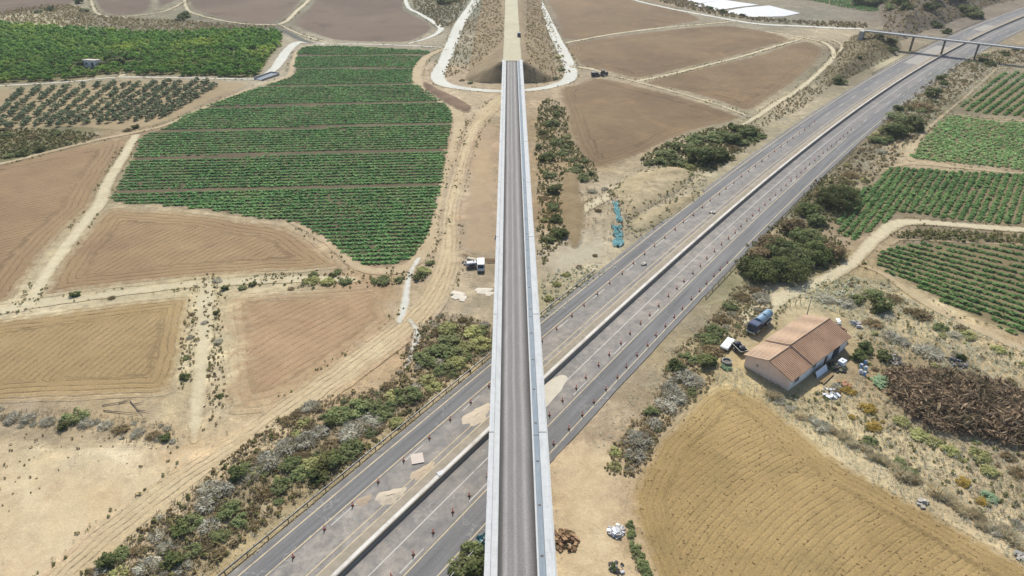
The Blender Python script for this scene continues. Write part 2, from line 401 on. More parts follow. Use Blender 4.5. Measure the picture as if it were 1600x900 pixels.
field('ploughed_field', [(850, -30), (950, -30), (990, 2), (1040, 10), (1095, 29), (1060, 38), (1000, 47), (888, 62), (872, 35)], FR, 2.4, ang=8, label='far brown field right of the railway embankment at top')
field('ploughed_field', [(1008, 128), (1100, 105), (1180, 87), (1250, 65), (1284, 73), (1287, 86), (1268, 107), (1230, 138), (1200, 158), (1168, 174), (1120, 158), (1060, 141)], FR, 1.8, ang=30, head=8, curve=-.2, label='brown field with rounded end beside the motorway verge')
FL = sheet_mat('reddish_tan_soil', col(153, 123, 93), col(175, 146, 110), .13, 1.9, 3.5, .016, col(160, 128, 100), .13)
field('ploughed_field', [(-80, 262), (0, 252), (70, 238), (150, 222), (196, 217), (200, 225), (183, 255), (162, 290), (145, 325), (108, 360), (72, 400), (42, 448), (26, 470), (0, 477), (-80, 487)], FL, 1.2, ang=35, head=10, curve=.2, label='reddish tan ploughed field at the left edge')
FY = sheet_mat('straw_soil', col(166, 138, 98), col(186, 157, 116), .13, 1.6, 3.0, .02, col(192, 162, 112), .14, speck=.22)
field('ploughed_field', [(168, 326), (240, 327), (330, 334), (400, 346), (450, 353), (490, 376), (520, 400), (536, 416), (500, 424), (400, 431), (300, 438), (220, 446), (130, 456), (62, 466), (64, 450), (92, 405), (132, 360)], FL, 1.1, ang=62, head=9, curve=.5, label='tan ploughed field below the near left corner of the green crop')
field('ploughed_field', [(-80, 505), (0, 497), (100, 484), (220, 468), (298, 460), (302, 475), (297, 520), (287, 570), (275, 603), (262, 618), (200, 622), (100, 627), (0, 631), (-80, 634)], FY, 1.0, ang=75, head=7, curve=.4, label='straw coloured ploughed field at the left, west of the pale farm lane')
FP = sheet_mat('pinkish_soil', col(170, 137, 105), col(190, 157, 123), .09, 1.9, 7.0, .02, col(160, 127, 97), .14)
field('ploughed_field', [(345, 460), (400, 452), (480, 449), (560, 444), (618, 440), (618, 475), (628, 500), (600, 522), (560, 555), (500, 595), (440, 632), (385, 646), (350, 638), (347, 560)], FP, 1.0, ang=50, head=6, curve=.3, label='pinkish tan bare field beside the construction haul road')
FG = sheet_mat('golden_soil', col(164, 135, 90), col(186, 156, 108), .065, 1.15, 2.0, .03, col(152, 129, 88), .13, speck=.24)
NEARF = field('ploughed_field', [(1130, 601), (1160, 605), (1200, 630), (1250, 668), (1320, 722), (1400, 768), (1480, 812), (1560, 857), (1640, 900), (1720, 960), (1720, 1150), (1060, 1150), (1035, 960), (1020, 905), (1000, 860), (985, 810), (984, 770), (1000, 730), (1030, 680), (1060, 650), (1095, 618)], FG, .8, ang=36, head=6, curve=.7, rim=.4, label='golden brown ploughed field with curved furrows at the lower right')
# soil under the crops
CS = sheet_mat('crop_soil', col(96, 84, 62), col(120, 104, 80), 0, 1, 2.0, .03)
CS2 = sheet_mat('crop_soil_light', col(150, 130, 102), col(168, 146, 116), 0, 1, 2.0, .03)
GREEN = [(480, 72), (463, 82), (459, 100), (456, 118), (405, 136), (335, 160), (290, 180), (257, 200), (222, 212), (203, 250), (183, 290), (173, 316), (240, 321), (320, 329), (400, 342), (460, 349), (500, 371), (530, 393), (562, 413), (590, 417), (622, 415), (650, 398), (668, 373), (680, 343), (690, 300), (697, 260), (704, 215), (709, 190), (703, 168), (688, 155), (660, 137), (646, 125), (649, 105), (660, 90), (672, 80), (600, 75), (540, 72)]
PG = field('crop_field_soil', GREEN, CS, 1.3, z=.04, label='dark soil under the large green vegetable crop')
C2 = [(1552, 117), (1660, 117), (1660, 192), (1600, 184), (1503, 172), (1520, 150)]
C3 = [(1482, 181), (1560, 190), (1660, 199), (1660, 273), (1560, 262), (1430, 249), (1427, 236), (1452, 207)]
C4 = [(1392, 262), (1500, 268), (1660, 281), (1660, 353), (1560, 350), (1480, 343), (1412, 334), (1392, 345), (1350, 370), (1330, 375), (1303, 352), (1340, 305), (1372, 275)]
C5 = [(1392, 386), (1440, 379), (1540, 381), (1660, 390), (1660, 548), (1600, 528), (1540, 506), (1470, 472), (1420, 444), (1364, 412), (1372, 396)]
CM = sheet_mat('vegetable_soil', col(126, 110, 80), col(148, 130, 98), 0, 1, 2.0, .03)
P2 = field('crop_field_soil', C2, CM, 1.2, label='soil of the small crop field at the upper right edge')
P3 = field('crop_field_soil', C3, CM, 1.2, label='soil of the pale green crop field at the right edge')
P4 = field('crop_field_soil', C4, CM, 1.0, label='soil of the crop field with steep rows at the right')
P5 = field('crop_field_soil', C5, CM, 1.0, label='soil of the crop field above the farmhouse')
OLIVE = [(-40, 142), (0, 140), (100, 135), (180, 127), (280, 125), (372, 128), (388, 134), (345, 150), (300, 172), (262, 189), (200, 203), (130, 200), (60, 199), (-40, 202)]
PO = field('olive_grove_soil', OLIVE, sheet_mat('grove_soil', col(166, 144, 112), col(182, 158, 124), 0, 1, 2.5, .03, col(140, 134, 96), spots=.3), 1.5, label='bare tan soil of the olive grove')
ORCH = [(-60, 38), (0, 38), (60, 42), (150, 47), (230, 53), (330, 49), (400, 48), (436, 52), (443, 66), (428, 86), (414, 106), (395, 121), (290, 119), (206, 118), (190, 114), (120, 124), (60, 128), (0, 131), (-60, 134)]
PR = field('orchard_soil', ORCH, sheet_mat('orchard_soil', col(112, 110, 66), col(140, 128, 88), 0, 1, 2.5, .03), 2.0, label='grassy soil under the green orchard')
VG = sheet_mat('weedy_soil', col(112, 108, 72), col(140, 126, 90), 0, 1, 4.0, .03, col(96, 100, 60), .16, spots=.6)
field('weedy_verge', [(-60, 206), (0, 203), (70, 202), (130, 208), (150, 216), (70, 236), (0, 248), (-60, 252)], VG, 1.3, rim=1.6, label='rough olive green weeds below the olive grove')
BARE = sheet_mat('bare_earth', col(184, 158, 130), col(196, 168, 134), 0, 3, 3.0, .03, col(176, 152, 126))
field('bare_earth', [(736, 190), (772, 186), (774, 300), (776, 392), (722, 388), (718, 360), (728, 300), (732, 240)], BARE, .9, label='bare levelled earth beside the left side of the viaduct')
field('bare_earth', [(868, 392), (930, 375), (950, 384), (938, 410), (890, 425), (858, 428), (856, 400)], sheet_mat('grey_gravel', col(192, 178, 156), col(204, 190, 166), 0, 1, 4.0, .04), .8, label='grey gravel yard at the right foot of the viaduct')
field('bare_earth', [(865, 720), (905, 690), (960, 690), (985, 740), (975, 790), (985, 860), (1010, 920), (1010, 980), (872, 980), (868, 820)], sheet_mat('works_sand', col(210, 182, 146), col(230, 206, 170), 0, 2, 5.0, .06, col(190, 162, 126), .16), .6, z=.06, label='pale sand strip between the viaduct and the near field')
field('bare_earth', [(-60, 690), (40, 690), (150, 700), (280, 700), (380, 670), (420, 680), (330, 770), (220, 850), (120, 960), (-60, 960)], sheet_mat('pale_sand', col(214, 186, 148), col(234, 212, 178), 0, 2.4, 14.0, .035, col(200, 170, 134), .15), .9, z=.03, rim=2.5, label='wide pale sand clearing at the lower left')

# ================================================================== TRACKS
TW = sheet_mat('white_gravel', col(222, 216, 206), col(234, 228, 218), 0, 1, .8, .05, speck=.10)
TP = sheet_mat('pale_dirt', col(214, 196, 164), col(226, 208, 176), 0, 1, 1.1, .05, col(202, 182, 148))
TT = sheet_mat('tan_dirt', col(196, 170, 138), col(208, 184, 150), 0, 1, 1.0, .05)
track('gravel_road', [(756, -30), (742, 2), (720, 34), (709, 60), (693, 98), (684, 118), (691, 130), (716, 137), (752, 141), (795, 143), (840, 139), (872, 132), (890, 122), (889, 100), (869, 60), (851, 22), (836, -12), (828, -40)], [7.5, 7.5, 7.5, 7.5, 7.5, 8, 7.5, 5.6, 5.2, 5, 5.2, 6, 7.5, 7.5, 7, 6.8, 6.5, 6], TW, 1.2, .09, 'white gravel service road looping round the viaduct abutment')
track('concrete_lane', [(505, 69), (468, 66), (450, 78), (438, 95), (428, 108), (408, 122)], [4, 6, 6.5, 6.5, 5.5, 4], TW, 1.0, .10, 'pale concrete lane running down beside the orchard')
track('farm_track', [(508, 69), (560, 69), (630, 71), (690, 74)], 2.6, TW, .9, .09, 'thin white track along the far edge of the green crop')
track('farm_track', [(628, -30), (636, 8), (655, 21), (676, 34), (689, 46), (672, 58), (640, 68)], [3.5, 4, 4, 4.4, 5, 3.5, 2.5], TW, 1.2, .10, 'white curving track round the right end of the far brown field')
track('farm_track', [(500, -30), (482, 0), (465, 16), (449, 32), (436, 38)], 4, TP, 1.4, .09, 'pale diagonal track between two far brown fields')
track('farm_track', [(436, 38), (470, 54), (512, 67)], 2.6, TP, 1.2, .095, 'pale track beside the culvert ditch')
track('farm_track', [(430, 39), (370, 36), (310, 23), (290, 9), (287, -30)], 3.2, TP, 1.6, .09, 'pale track along the near edge of a far brown field')
track('farm_track', [(289, 2), (255, 18), (190, 26), (160, 24), (145, 10), (138, -30)], 3.0, TP, 1.6, .085, 'pale path curling between far fields at top left')
track('farm_track', [(-60, 137), (0, 134), (60, 131), (120, 127), (180, 121), (240, 121), (300, 122), (400, 124)], 2.4, TW, 1.0, .09, 'white farm track between the orchard and the olive grove')
track('farm_track', [(186, 120), (197, 114), (206, 100), (214, 96)], 3.4, TP, 1.0, .095, 'short pale track leading into the orchard hut clearing')
track('farm_track', [(-80, 266), (0, 256), (70, 239), (150, 219), (210, 207), (262, 194), (320, 168), (370, 147), (405, 133), (440, 124), (454, 116), (457, 98), (464, 80)], [3.4, 3.4, 3, 3, 3, 3, 3, 3, 3.2, 3.4, 3.6, 3.2, 3], TT, 1.0, .085, 'tan track along the upper left edge of the green crop')
track('farm_track', [(212, 212), (190, 250), (166, 290), (158, 315), (130, 350), (98, 392), (68, 435), (48, 470), (36, 482)], [4, 4.4, 4.6, 5, 4.2, 4.0, 3.6, 3.4, 3.4], TP, .8, .09, 'pale track between the reddish tan field and the green crop')
track('farm_track', [(-80, 498), (0, 486), (45, 477), (110, 468), (210, 455), (300, 444), (340, 442), (400, 438), (470, 436), (552, 437)], [4, 3.8, 4.4, 3.6, 3.4, 3.6, 4.6, 4.2, 4, 3.4], TP, .8, .095, 'pale farm lane crossing the left side between four fields')
track('farm_track', [(322, 440), (322, 470), (320, 500), (318, 540), (314, 580), (308, 630), (304, 690)], [3, 5.0, 4.8, 3.2, 3.0, 3.6, 1.2], TP, .7, .10, 'short pale lane running down between two near left fields')
track('farm_track', [(455, 348), (492, 366), (528, 392), (556, 415), (590, 424), (630, 420), (658, 400), (676, 372), (688, 340), (696, 300), (706, 250), (716, 205), (716, 180), (700, 164), (672, 146), (652, 128), (654, 106), (668, 88), (695, 76)], [1.5, 2, 2.5, 3.5, 4, 4, 4.5, 5, 5, 5, 5, 5, 5, 5, 5, 6, 6, 5, 4], TT, .9, .085, 'tan track along the near and right edges of the green crop')
track('haul_road', [(790, 150), (768, 168), (738, 205), (724, 245), (712, 290), (703, 330), (702, 370), (698, 410), (684, 450), (660, 486), (620, 522), (560, 566), (490, 618), (400, 686), (300, 755), (180, 850), (100, 930)], [8, 8, 7, 6.5, 6.5, 6, 6.5, 7, 8, 9, 9, 9, 9, 10, 11, 12, 12], sheet_mat('haul_sand', col(206, 180, 144), col(220, 196, 160), .15, 1.25, 2.6, .05, col(190, 162, 126), .15), .7, .11, 'rutted sandy haul road curving down the left side of the viaduct')
track('gully', [(655, 404), (642, 425), (636, 450), (632, 478), (624, 503)], [1.6, 2.2, 2.4, 2.6, 2.2], TW, .5, .12, 'whitish dry gully between the haul road and the pinkish field')
track('gully', [(640, 500), (652, 520), (645, 550), (634, 575)], [1.4, 2.0, 2.2, 1.4], TW, .5, .125, 'second whitish dry gully below the haul road')
track('farm_track', [(884, 67), (960, 53), (1040, 43), (1110, 37), (1150, 33)], 3.4, TP, 1.2, .09, 'pale track between the two upper brown fields right of the viaduct')
track('farm_track', [(950, -20), (985, -2), (1050, 14), (1120, 27), (1180, 37), (1250, 41), (1310, 44), (1345, 45)], [4, 4, 4.4, 5, 5.5, 5.5, 5.5, 5], TW, 1.3, .095, 'white gravel road leading to the road overpass')
track('farm_track', [(993, 127), (1040, 118), (1100, 103), (1160, 88), (1210, 73), (1248, 62)], 3.0, TP, 1.0, .09, 'pale track rising between two brown fields to the right')
track('farm_track', [(895, 104), (925, 108), (950, 116), (1000, 129), (1060, 145), (1120, 163), (1165, 180)], [4, 3.5, 1.6, 2.4, 2.4, 2.2, 2.4], TP, .9, .095, 'thin pale track along the top of the nearest right brown field')
track('farm_track', [(1200, 50), (1250, 58), (1290, 68), (1303, 86), (1283, 110), (1245, 142), (1212, 162), (1180, 184), (1150, 198), (1090, 208), (1025, 238)], [3, 3, 3.4, 3.6, 3.4, 3.2, 3.2, 3, 2.4, 1.8, 1.5], TP, .9, .09, 'pale track round the rounded end of the right brown field')
track('farm_track', [(902, 334), (925, 320), (965, 300), (1000, 284), (1030, 270)], [4, 4.4, 4.2, 3.6, 1.5], TP, .8, .11, 'sandy path between the gully and the tan banks')
track('farm_track', [(1300, 62), (1316, 72), (1300, 92), (1270, 118)], 2.4, TP, 1.0, .088, 'second pale track beside the cutting slope')
track('farm_track', [(1180, 500), (1196, 480), (1225, 462), (1262, 448), (1300, 430), (1335, 408), (1362, 378), (1395, 352), (1430, 347), (1500, 352), (1580, 358), (1680, 362)], [8, 6, 4.6, 4.2, 4.2, 4.0, 4.2, 5, 4.6, 4.2, 4, 4], TP, .8, .095, 'pale dirt track climbing from the farmhouse to the crop fields')
track('farm_track', [(1384, 264), (1420, 256), (1500, 262), (1580, 270), (1680, 278)], 2.2, TT, .9, .09, 'narrow tan track between two right crop fields')
track('farm_track', [(1424, 250), (1420, 236), (1446, 205), (1476, 178), (1510, 150), (1548, 116), (1566, 106), (1660, 104)], [3, 3, 2, 1.8, 1.6, 1.8, 2, 2], TT, .9, .092, 'tan track along the left edges of the upper right crops')
track('farm_track', [(1474, 177), (1560, 186), (1680, 197)], 1.9, TT, .9, .096, 'narrow tan track between the small and the pale green crop')
track('farm_track', [(1346, 414), (1380, 428), (1425, 460), (1480, 492), (1550, 524), (1600, 546), (1680, 575)], [1.6, 2.2, 2.4, 2.8, 3, 3.2, 3.2], TT, .8, .09, 'tan track below the crop field above the farmhouse')
track('farm_track', [(1392, 383), (1410, 374), (1470, 377), (1560, 381), (1680, 386)], 1.2, TT, .8, .093, 'thin tan path below the dark scrub strip')

# ================================================================== MOTORWAY
_bar = np.array([(-25.9, 65.4), (-4.0, 95.2), (8.1, 112.3), (25.1, 135.1), (46.4, 163.4), (88.5, 217.8), (116.6, 253.7), (179.0, 327.6), (268.2, 421.0), (367.0, 515.8)])
_pf = np.polyfit(_bar[:, 1], _bar[:, 0], 3)
_y = np.arange(60, 530, 4.0); _x = np.polyval(_pf, _y)
_d0 = np.array([_x[1] - _x[0], _y[1] - _y[0]]); _d0 /= np.hypot(*_d0)
_back = [np.array([_x[0], _y[0]]) - _d0 * k for k in range(260, 0, -5)]
_pts = [b for b in _back] + list(np.stack([_x, _y], 1)); _h = math.atan2(*(_pts[-1] - _pts[-2])); _p = _pts[-1].copy()
for k in range(110):
    _h += math.radians(.18); _p = _p + 5 * np.array([math.sin(_h), math.cos(_h)]); _pts.append(_p.copy())
AX = np.array(_pts); AXL = np.concatenate([[0], np.cumsum(np.hypot(*np.diff(AX, axis=0).T))])
S0 = float(np.interp(60, AX[:, 1], AXL))        # distance along the axis where the picture begins
_tx = np.gradient(AX[:, 0], AXL); _ty = np.gradient(AX[:, 1], AXL)
def ax(s, off=0.0):
    x = np.interp(s, AXL, AX[:, 0]); y = np.interp(s, AXL, AX[:, 1]); tx = np.interp(s, AXL, _tx); ty = np.interp(s, AXL, _ty); n = np.hypot(tx, ty)
    return x + off * ty / n, y - off * tx / n, np.arctan2(ty / n, tx / n)
def s_at(px, py):
    x, y = spot(px, py); d = np.hypot(AX[:, 0] - x, AX[:, 1] - y); return float(AXL[int(np.argmin(d))])
def ribbon(name, o1, o2, z, mat, s1=0.0, s2=None, step=4.0, across=1, label=None, jag=0.0):
    s2 = AXL[-1] if s2 is None else s2
    S = np.linspace(s1, s2, max(2, int((s2 - s1) / step))); V = []; O = []; A = []
    for j in range(across + 1):
        off = o1 + (o2 - o1) * j / across; oo = off + (jag * fnoise(S, S * 0 + off, 5.0, int(abs(off)) + 1) if jag and j in (0, across) else 0)
        x, y, _ = ax(S, oo); V.append(np.stack([x, y, np.full(len(S), z)], 1)); O.append(np.full(len(S), off)); A.append(S)
    n = len(S); V = np.concatenate(V); F = []
    for j in range(across):
        a = j * n + np.arange(n - 1); F.append(np.stack([a, a + n, a + n + 1, a + 1], 1))
    T = tint(V[:, 0], V[:, 1]); T = np.concatenate([T, np.ones((len(T), 1))], 1)
    me = mesh_np(name, V, np.concatenate(F)[:, ::-1], [mat], {'off': ('POINT', 'FLOAT', np.concatenate(O)), 'al': ('POINT', 'FLOAT', np.concatenate(A)), 'tint': ('POINT', 'FLOAT_COLOR', T)})
    if me.polygons[0].normal.z < 0: me.flip_normals()
    return struct(obj(name, me), label)
def asphalt_mat():
    m, t, b = newmat('worn_asphalt'); P = t.pos(); off = t.attr('off'); al = t.attr('al')
    cmb = t.new('ShaderNodeCombineXYZ'); t.put(cmb.inputs[0], off); t.put(cmb.inputs[1], t.math('MULTIPLY', al, .04)); R = cmb.outputs[0]
    c = t.mix(t.ramp(t.noise(R, .8, 4, .6), .35, .65), col(120, 119, 117), col(146, 144, 141))
    c = t.gain(c, t.ramp(t.noise(P, 2.2, 5, .75), .2, .8, .86, 1.14))
    # sand blown over the closed inner lanes, heavier near the viaduct works
    inner = t.math('MULTIPLY', t.ramp(off, -9.1, -8.5), t.ramp(off, 7.9, 7.2))
    near = t.ramp(al, S0 + 150, S0 + 260, 1.0, .45)
    d = t.math('MULTIPLY', inner, t.math('MULTIPLY', near, t.ramp(t.noise(P, .09, 6, .65, .8), .30, .62, .22, .95)))
    rim = t.math('MULTIPLY', t.ramp(t.math('ABSOLUTE', off), 12.4, 13.6), .55)
    d = t.math('MAXIMUM', d, t.math('MULTIPLY', rim, t.ramp(t.noise(P, .3, 4, .6), .3, .7)))
    dust = t.mix(t.ramp(t.noise(P, .4, 6, .75), .35, .65), col(146, 139, 130), col(206, 194, 176))
    c = t.gain(c, t.ramp(t.noise(t.scalexyz(R, (2.2, .5, 1)), 1.6, 4, .7), .3, .7, .86, 1.12))
    c = t.mix(t.math('MULTIPLY', d, .8), c, dust)
    stain = t.ramp(t.noise(P, .16, 6, .7, 1.2), .60, .70, 0, .30); c = t.mix(t.math('MULTIPLY', stain, inner), c, col(112, 106, 104))
    # pale sealed cracks
    v = t.new('ShaderNodeTexVoronoi', feature='DISTANCE_TO_EDGE'); wv = t.new('ShaderNodeVectorMath', operation='ADD'); nz = t.new('ShaderNodeTexNoise'); t.put(nz.inputs['Vector'], P); nz.inputs['Scale'].default_value = .45; nz.inputs['Detail'].default_value = 5
    sc_ = t.new('ShaderNodeVectorMath', operation='SCALE'); t.put(sc_.inputs[0], nz.outputs['Color']); sc_.inputs[3].default_value = 5.0; t.put(wv.inputs[0], P); t.put(wv.inputs[1], sc_.outputs[0]); t.put(v.inputs['Vector'], wv.outputs[0]); v.inputs['Scale'].default_value = .10
    ck = t.math('MULTIPLY', t.ramp(v.outputs['Distance'], .004, .010, 1, 0), t.ramp(t.noise(P, .05, 2), .5, .56))
    c = t.mix(t.math('MULTIPLY', ck, .35), c, col(206, 200, 190))
    t.l.new(c, b.inputs['Base Color']); b.inputs['Roughness'].default_value = .85
    bump(t, b, t.noise(P, 3, 4, .7), .2, .05); return m
ASPH = asphalt_mat()
ribbon('highway', -14.0, 13.4, .16, ASPH, across=24, label='worn grey motorway asphalt crossing under the viaduct', jag=.25)
GRV = sheet_mat('verge_gravel', col(190, 172, 142), col(206, 188, 156), 0, 1, .01, .06, col(176, 162, 128))
YEL = plain('yellow_white_paint', col(226, 206, 166), .14, 1.2, .7, .2, dirt=col(166, 152, 130), dirt_amt=.7, dscale=.35)
WHT = plain('worn_white_paint', col(218, 212, 198), .12, 1.2, .7, .2, dirt=col(158, 150, 140), dirt_amt=.65, dscale=.35)
ribbon('median_soil', -2.9, -1.3, .20, plain('median_soil', col(180, 168, 148), .2, .7, .95, .1, dirt=col(150, 142, 118), dirt_amt=.7, dscale=.3), label='brown median soil beside the concrete barrier', jag=.15)
ribbon('concrete_gutter', -1.3, -.36, .24, plain('gutter_concrete', col(240, 236, 226), .10, .8, .85, .15, dirt=col(190, 180, 160), dirt_amt=.7, dscale=.2), label='pale concrete gutter along the left foot of the barrier')
ribbon('road_marking', -12.75, -12.50, .19, YEL, label='yellowish edge line of the left carriageway')
ribbon('road_marking', -9.35, -9.12, .19, YEL, 0, S0 + 260, label='yellow line along the left row of cones')
ribbon('road_marking', -4.3, -4.1, .19, YEL, label='outer pale line beside the median of the left carriageway')
ribbon('road_marking', -3.05, -2.85, .215, YEL, label='inner pale line at the median edge')
ribbon('road_marking', 3.4, 3.62, .19, WHT, label='white line right of the concrete barrier')
ribbon('road_marking', 7.75, 7.95, .19, YEL, 0, S0 + 260, label='yellow line along the right row of cones')
ribbon('road_marking', 11.95, 12.15, .19, YEL, label='edge line of the right carriageway')
def dashes(off, ln, gap, z, mat, label, w=.2, s1=0, s2=None):
    V = []; F = []; s = s1; s2 = s2 or AXL[-1] - 20
    while s < s2:
        x1, y1, _ = ax(s, off - w / 2); x2, y2, _ = ax(s, off + w / 2); x3, y3, _ = ax(s + ln, off + w / 2); x4, y4, _ = ax(s + ln, off - w / 2); k = len(V)
        V += [(x1, y1, z), (x2, y2, z), (x3, y3, z), (x4, y4, z)]; F.append((k, k + 1, k + 2, k + 3)); s += ln + gap
    struct(obj('road_marking', mesh_np('road_marking', V, F, [mat])), label)
dashes(-8.25, 5.5, 11.5, .19, WHT, 'white lane dashes of the left carriageway')
dashes(7.05, 5.5, 11.5, .19, WHT, 'white lane dashes of the right carriageway')
dashes(-11.0, 4.5, 26.0, .19, WHT, 'faint second lane dashes of the left carriageway', .12, S0 + 200)
sP, sQ = s_at(1417, 100), s_at(1455, 78)
PAT = plain('pale_patch', col(184, 178, 166), .1, .5, .9, .1, dirt=col(160, 152, 142))
ribbon('asphalt_patch', -10.8, -3.4, .178, PAT, sP, sQ + 14, 4, 1, 'pale square of newer asphalt beside the overpass', .3)
ribbon('asphalt_patch', -9.8, -3.4, .178, PAT, sQ + 80, sQ + 105, 4, 1, 'second pale asphalt square beyond the overpass', .3)
track('concrete_apron', [(846, 628), (862, 608), (878, 592)], [3.6, 3.8, 2.2], plain('apron', col(228, 218, 196), .12, .6, .9, .1), .5, .22, 'white concrete apron beside the barrier at the viaduct', .25)
# concrete median barrier
BARM = plain('barrier_concrete', col(168, 160, 146), .14, .7, .85, .15, dirt=col(160, 148, 130), dirt_amt=.5, dscale=.25)
def sweep(name, prof, s1, s2, mat, parent=None, step=4.0, off=0.0):
    S = np.linspace(s1, s2, max(2, int((s2 - s1) / step))); V = []; n = len(S); k = len(prof)
    for (u, w) in prof:
        x, y, _ = ax(S, off + u); V.append(np.stack([x, y, np.full(n, w)], 1))
    F = []
    for j in range(k):
        a = j * n + np.arange(n - 1); b2 = ((j + 1) % k) * n + np.arange(n - 1); F.append(np.stack([a, a + 1, b2 + 1, b2], 1))
    return obj(name, mesh_np(name, np.concatenate(V), np.concatenate(F), [mat]), parent)
o = sweep('concrete_barrier', [(-.36, .16), (-.34, .36), (-.16, .55), (-.12, 1.05), (.12, 1.05), (.16, .55), (.34, .36), (.36, .16)], 0, AXL[-1], BARM)
tag(o, 'long grey concrete barrier along the middle of the motorway', 'barrier')
STEEL = plain('galvanised_steel', col(150, 150, 148), .1, 2, .5, .4, .3)
DKST = plain('dark_weathered_steel', col(104, 98, 92), .1, 2, .7, .3, .2)
def guardrail(off, s1, s2, label, rz=1, post=4.0):
    t = empty('guardrail', (0, 0, 0)); tag(t, label, 'guardrail')
    sweep('rail', [(-.04, .52), (-.07, .62), (-.02, .68), (-.07, .76), (-.04, .86), (.03, .86), (.03, .52)], s1, s2, STEEL, t, off=off)
    first = None; s = s1 + .5
    while s < s2:
        x, y, a = ax(s, off + .12)
        if first is None:
            q = MB(); q.box(0, 0, .40, .14, .10, .80); first = q.build('post', DKST, t); p = first
        else: p = first.copy(); COL.objects.link(p); p.parent = t
        p.location = (float(x), float(y), 0.04); p.rotation_euler = (0, 0, float(a)); s += post
    s = s1 + 2; first = None
    while s < s2:
        x, y, a = ax(s, off)
        if first is None:
            q = MB(); q.box(0, 0, 1.05, .10, .10, .42); first = q.build('reflector', WHT, t); p = first
        else: p = first.copy(); COL.objects.link(p); p.parent = t
        p.location = (float(x), float(y), 0.04); p.rotation_euler = (0, 0, float(a)); s += 12
guardrail(-14.7, S0 - 60, s_at(780, 572), 'steel guardrail along the left verge below the viaduct')
guardrail(-14.7, s_at(845, 520), s_at(940, 432), 'short steel guardrail on the left verge right beyond the viaduct')
guardrail(14.0, s_at(1107, 465), s_at(1345, 235), 'steel guardrail along the right verge beside the dark trees')
guardrail(14.0, S0 - 50, s_at(757, 835), 'steel guardrail at the lower edge beside the bushy tree under the viaduct')
guardrail(-14.7, s_at(1370, 120) , s_at(1560, 35), 'far steel guardrail on the left verge under the overpass')

# ================================================================== VIADUCT
YAB = spot(795, 96, DECK)[1]
def concrete_mat(name, c, dirt, joint=2.0):
    m, t, b = newmat(name); P = t.obj()
    f = t.math('MULTIPLY', t.ramp(t.noise(P, .5, 6, .65), .2, .8, .90, 1.10), t.ramp(t.noise(t.scalexyz(P, (3, .12, 1)), 1.5, 4, .6), .2, .8, .93, 1.07))
    f = t.math('MULTIPLY', f, t.ramp(t.noise(P, 5, 4, .7), .2, .8, .9, 1.1))
    cc = t.mix(t.ramp(t.noise(t.scalexyz(P, (2, .3, 1)), .8, 5, .7), .52, .70, 0, .6), t.gain(c, f), dirt)
    s = t.new('ShaderNodeSeparateXYZ'); t.put(s.inputs[0], P)
    fr = t.math('FRACT', t.math('DIVIDE', s.outputs[1], joint)); j = t.ramp(fr, .0, .03, 1, 0)
    cc = t.mix(t.math('MULTIPLY', j, .45), cc, dirt)
    t.l.new(cc, b.inputs['Base Color']); bump(t, b, t.math('SUBTRACT', t.noise(P, 4, 3), t.math('MULTIPLY', j, 2)), .25, .05); return m
PARM = concrete_mat('parapet_concrete', col(222, 223, 219), col(184, 186, 184))
WLKM = concrete_mat('walkway_cover_plates', col(158, 170, 178), col(186, 194, 198), 1.0)
GIRM = plain('girder_concrete', col(186, 180, 168), .12, .4)
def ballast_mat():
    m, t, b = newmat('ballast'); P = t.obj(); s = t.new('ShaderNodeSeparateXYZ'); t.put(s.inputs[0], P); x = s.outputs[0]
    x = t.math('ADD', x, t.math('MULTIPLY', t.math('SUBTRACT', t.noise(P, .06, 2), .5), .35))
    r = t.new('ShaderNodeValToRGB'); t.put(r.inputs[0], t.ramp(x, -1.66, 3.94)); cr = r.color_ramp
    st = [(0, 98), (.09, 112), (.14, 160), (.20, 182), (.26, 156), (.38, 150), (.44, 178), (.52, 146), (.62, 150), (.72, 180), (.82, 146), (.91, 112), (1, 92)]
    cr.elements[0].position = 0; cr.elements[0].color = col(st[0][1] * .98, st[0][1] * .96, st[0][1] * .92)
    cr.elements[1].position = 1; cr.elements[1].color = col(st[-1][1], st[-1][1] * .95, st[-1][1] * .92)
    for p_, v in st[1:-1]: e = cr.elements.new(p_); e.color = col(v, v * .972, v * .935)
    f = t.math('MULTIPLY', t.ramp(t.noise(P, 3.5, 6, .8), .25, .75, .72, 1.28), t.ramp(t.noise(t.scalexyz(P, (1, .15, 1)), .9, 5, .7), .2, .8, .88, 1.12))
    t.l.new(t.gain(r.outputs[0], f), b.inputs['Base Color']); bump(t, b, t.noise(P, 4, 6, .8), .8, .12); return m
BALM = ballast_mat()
Y0 = -160.0
via = empty('railway_viaduct', (0, Y0, 0)); tag(via, 'long straight white concrete railway viaduct with gravel bed and no track', 'viaduct')
LV = YAB - Y0
VX = (CAMH - DECK) / 80.0
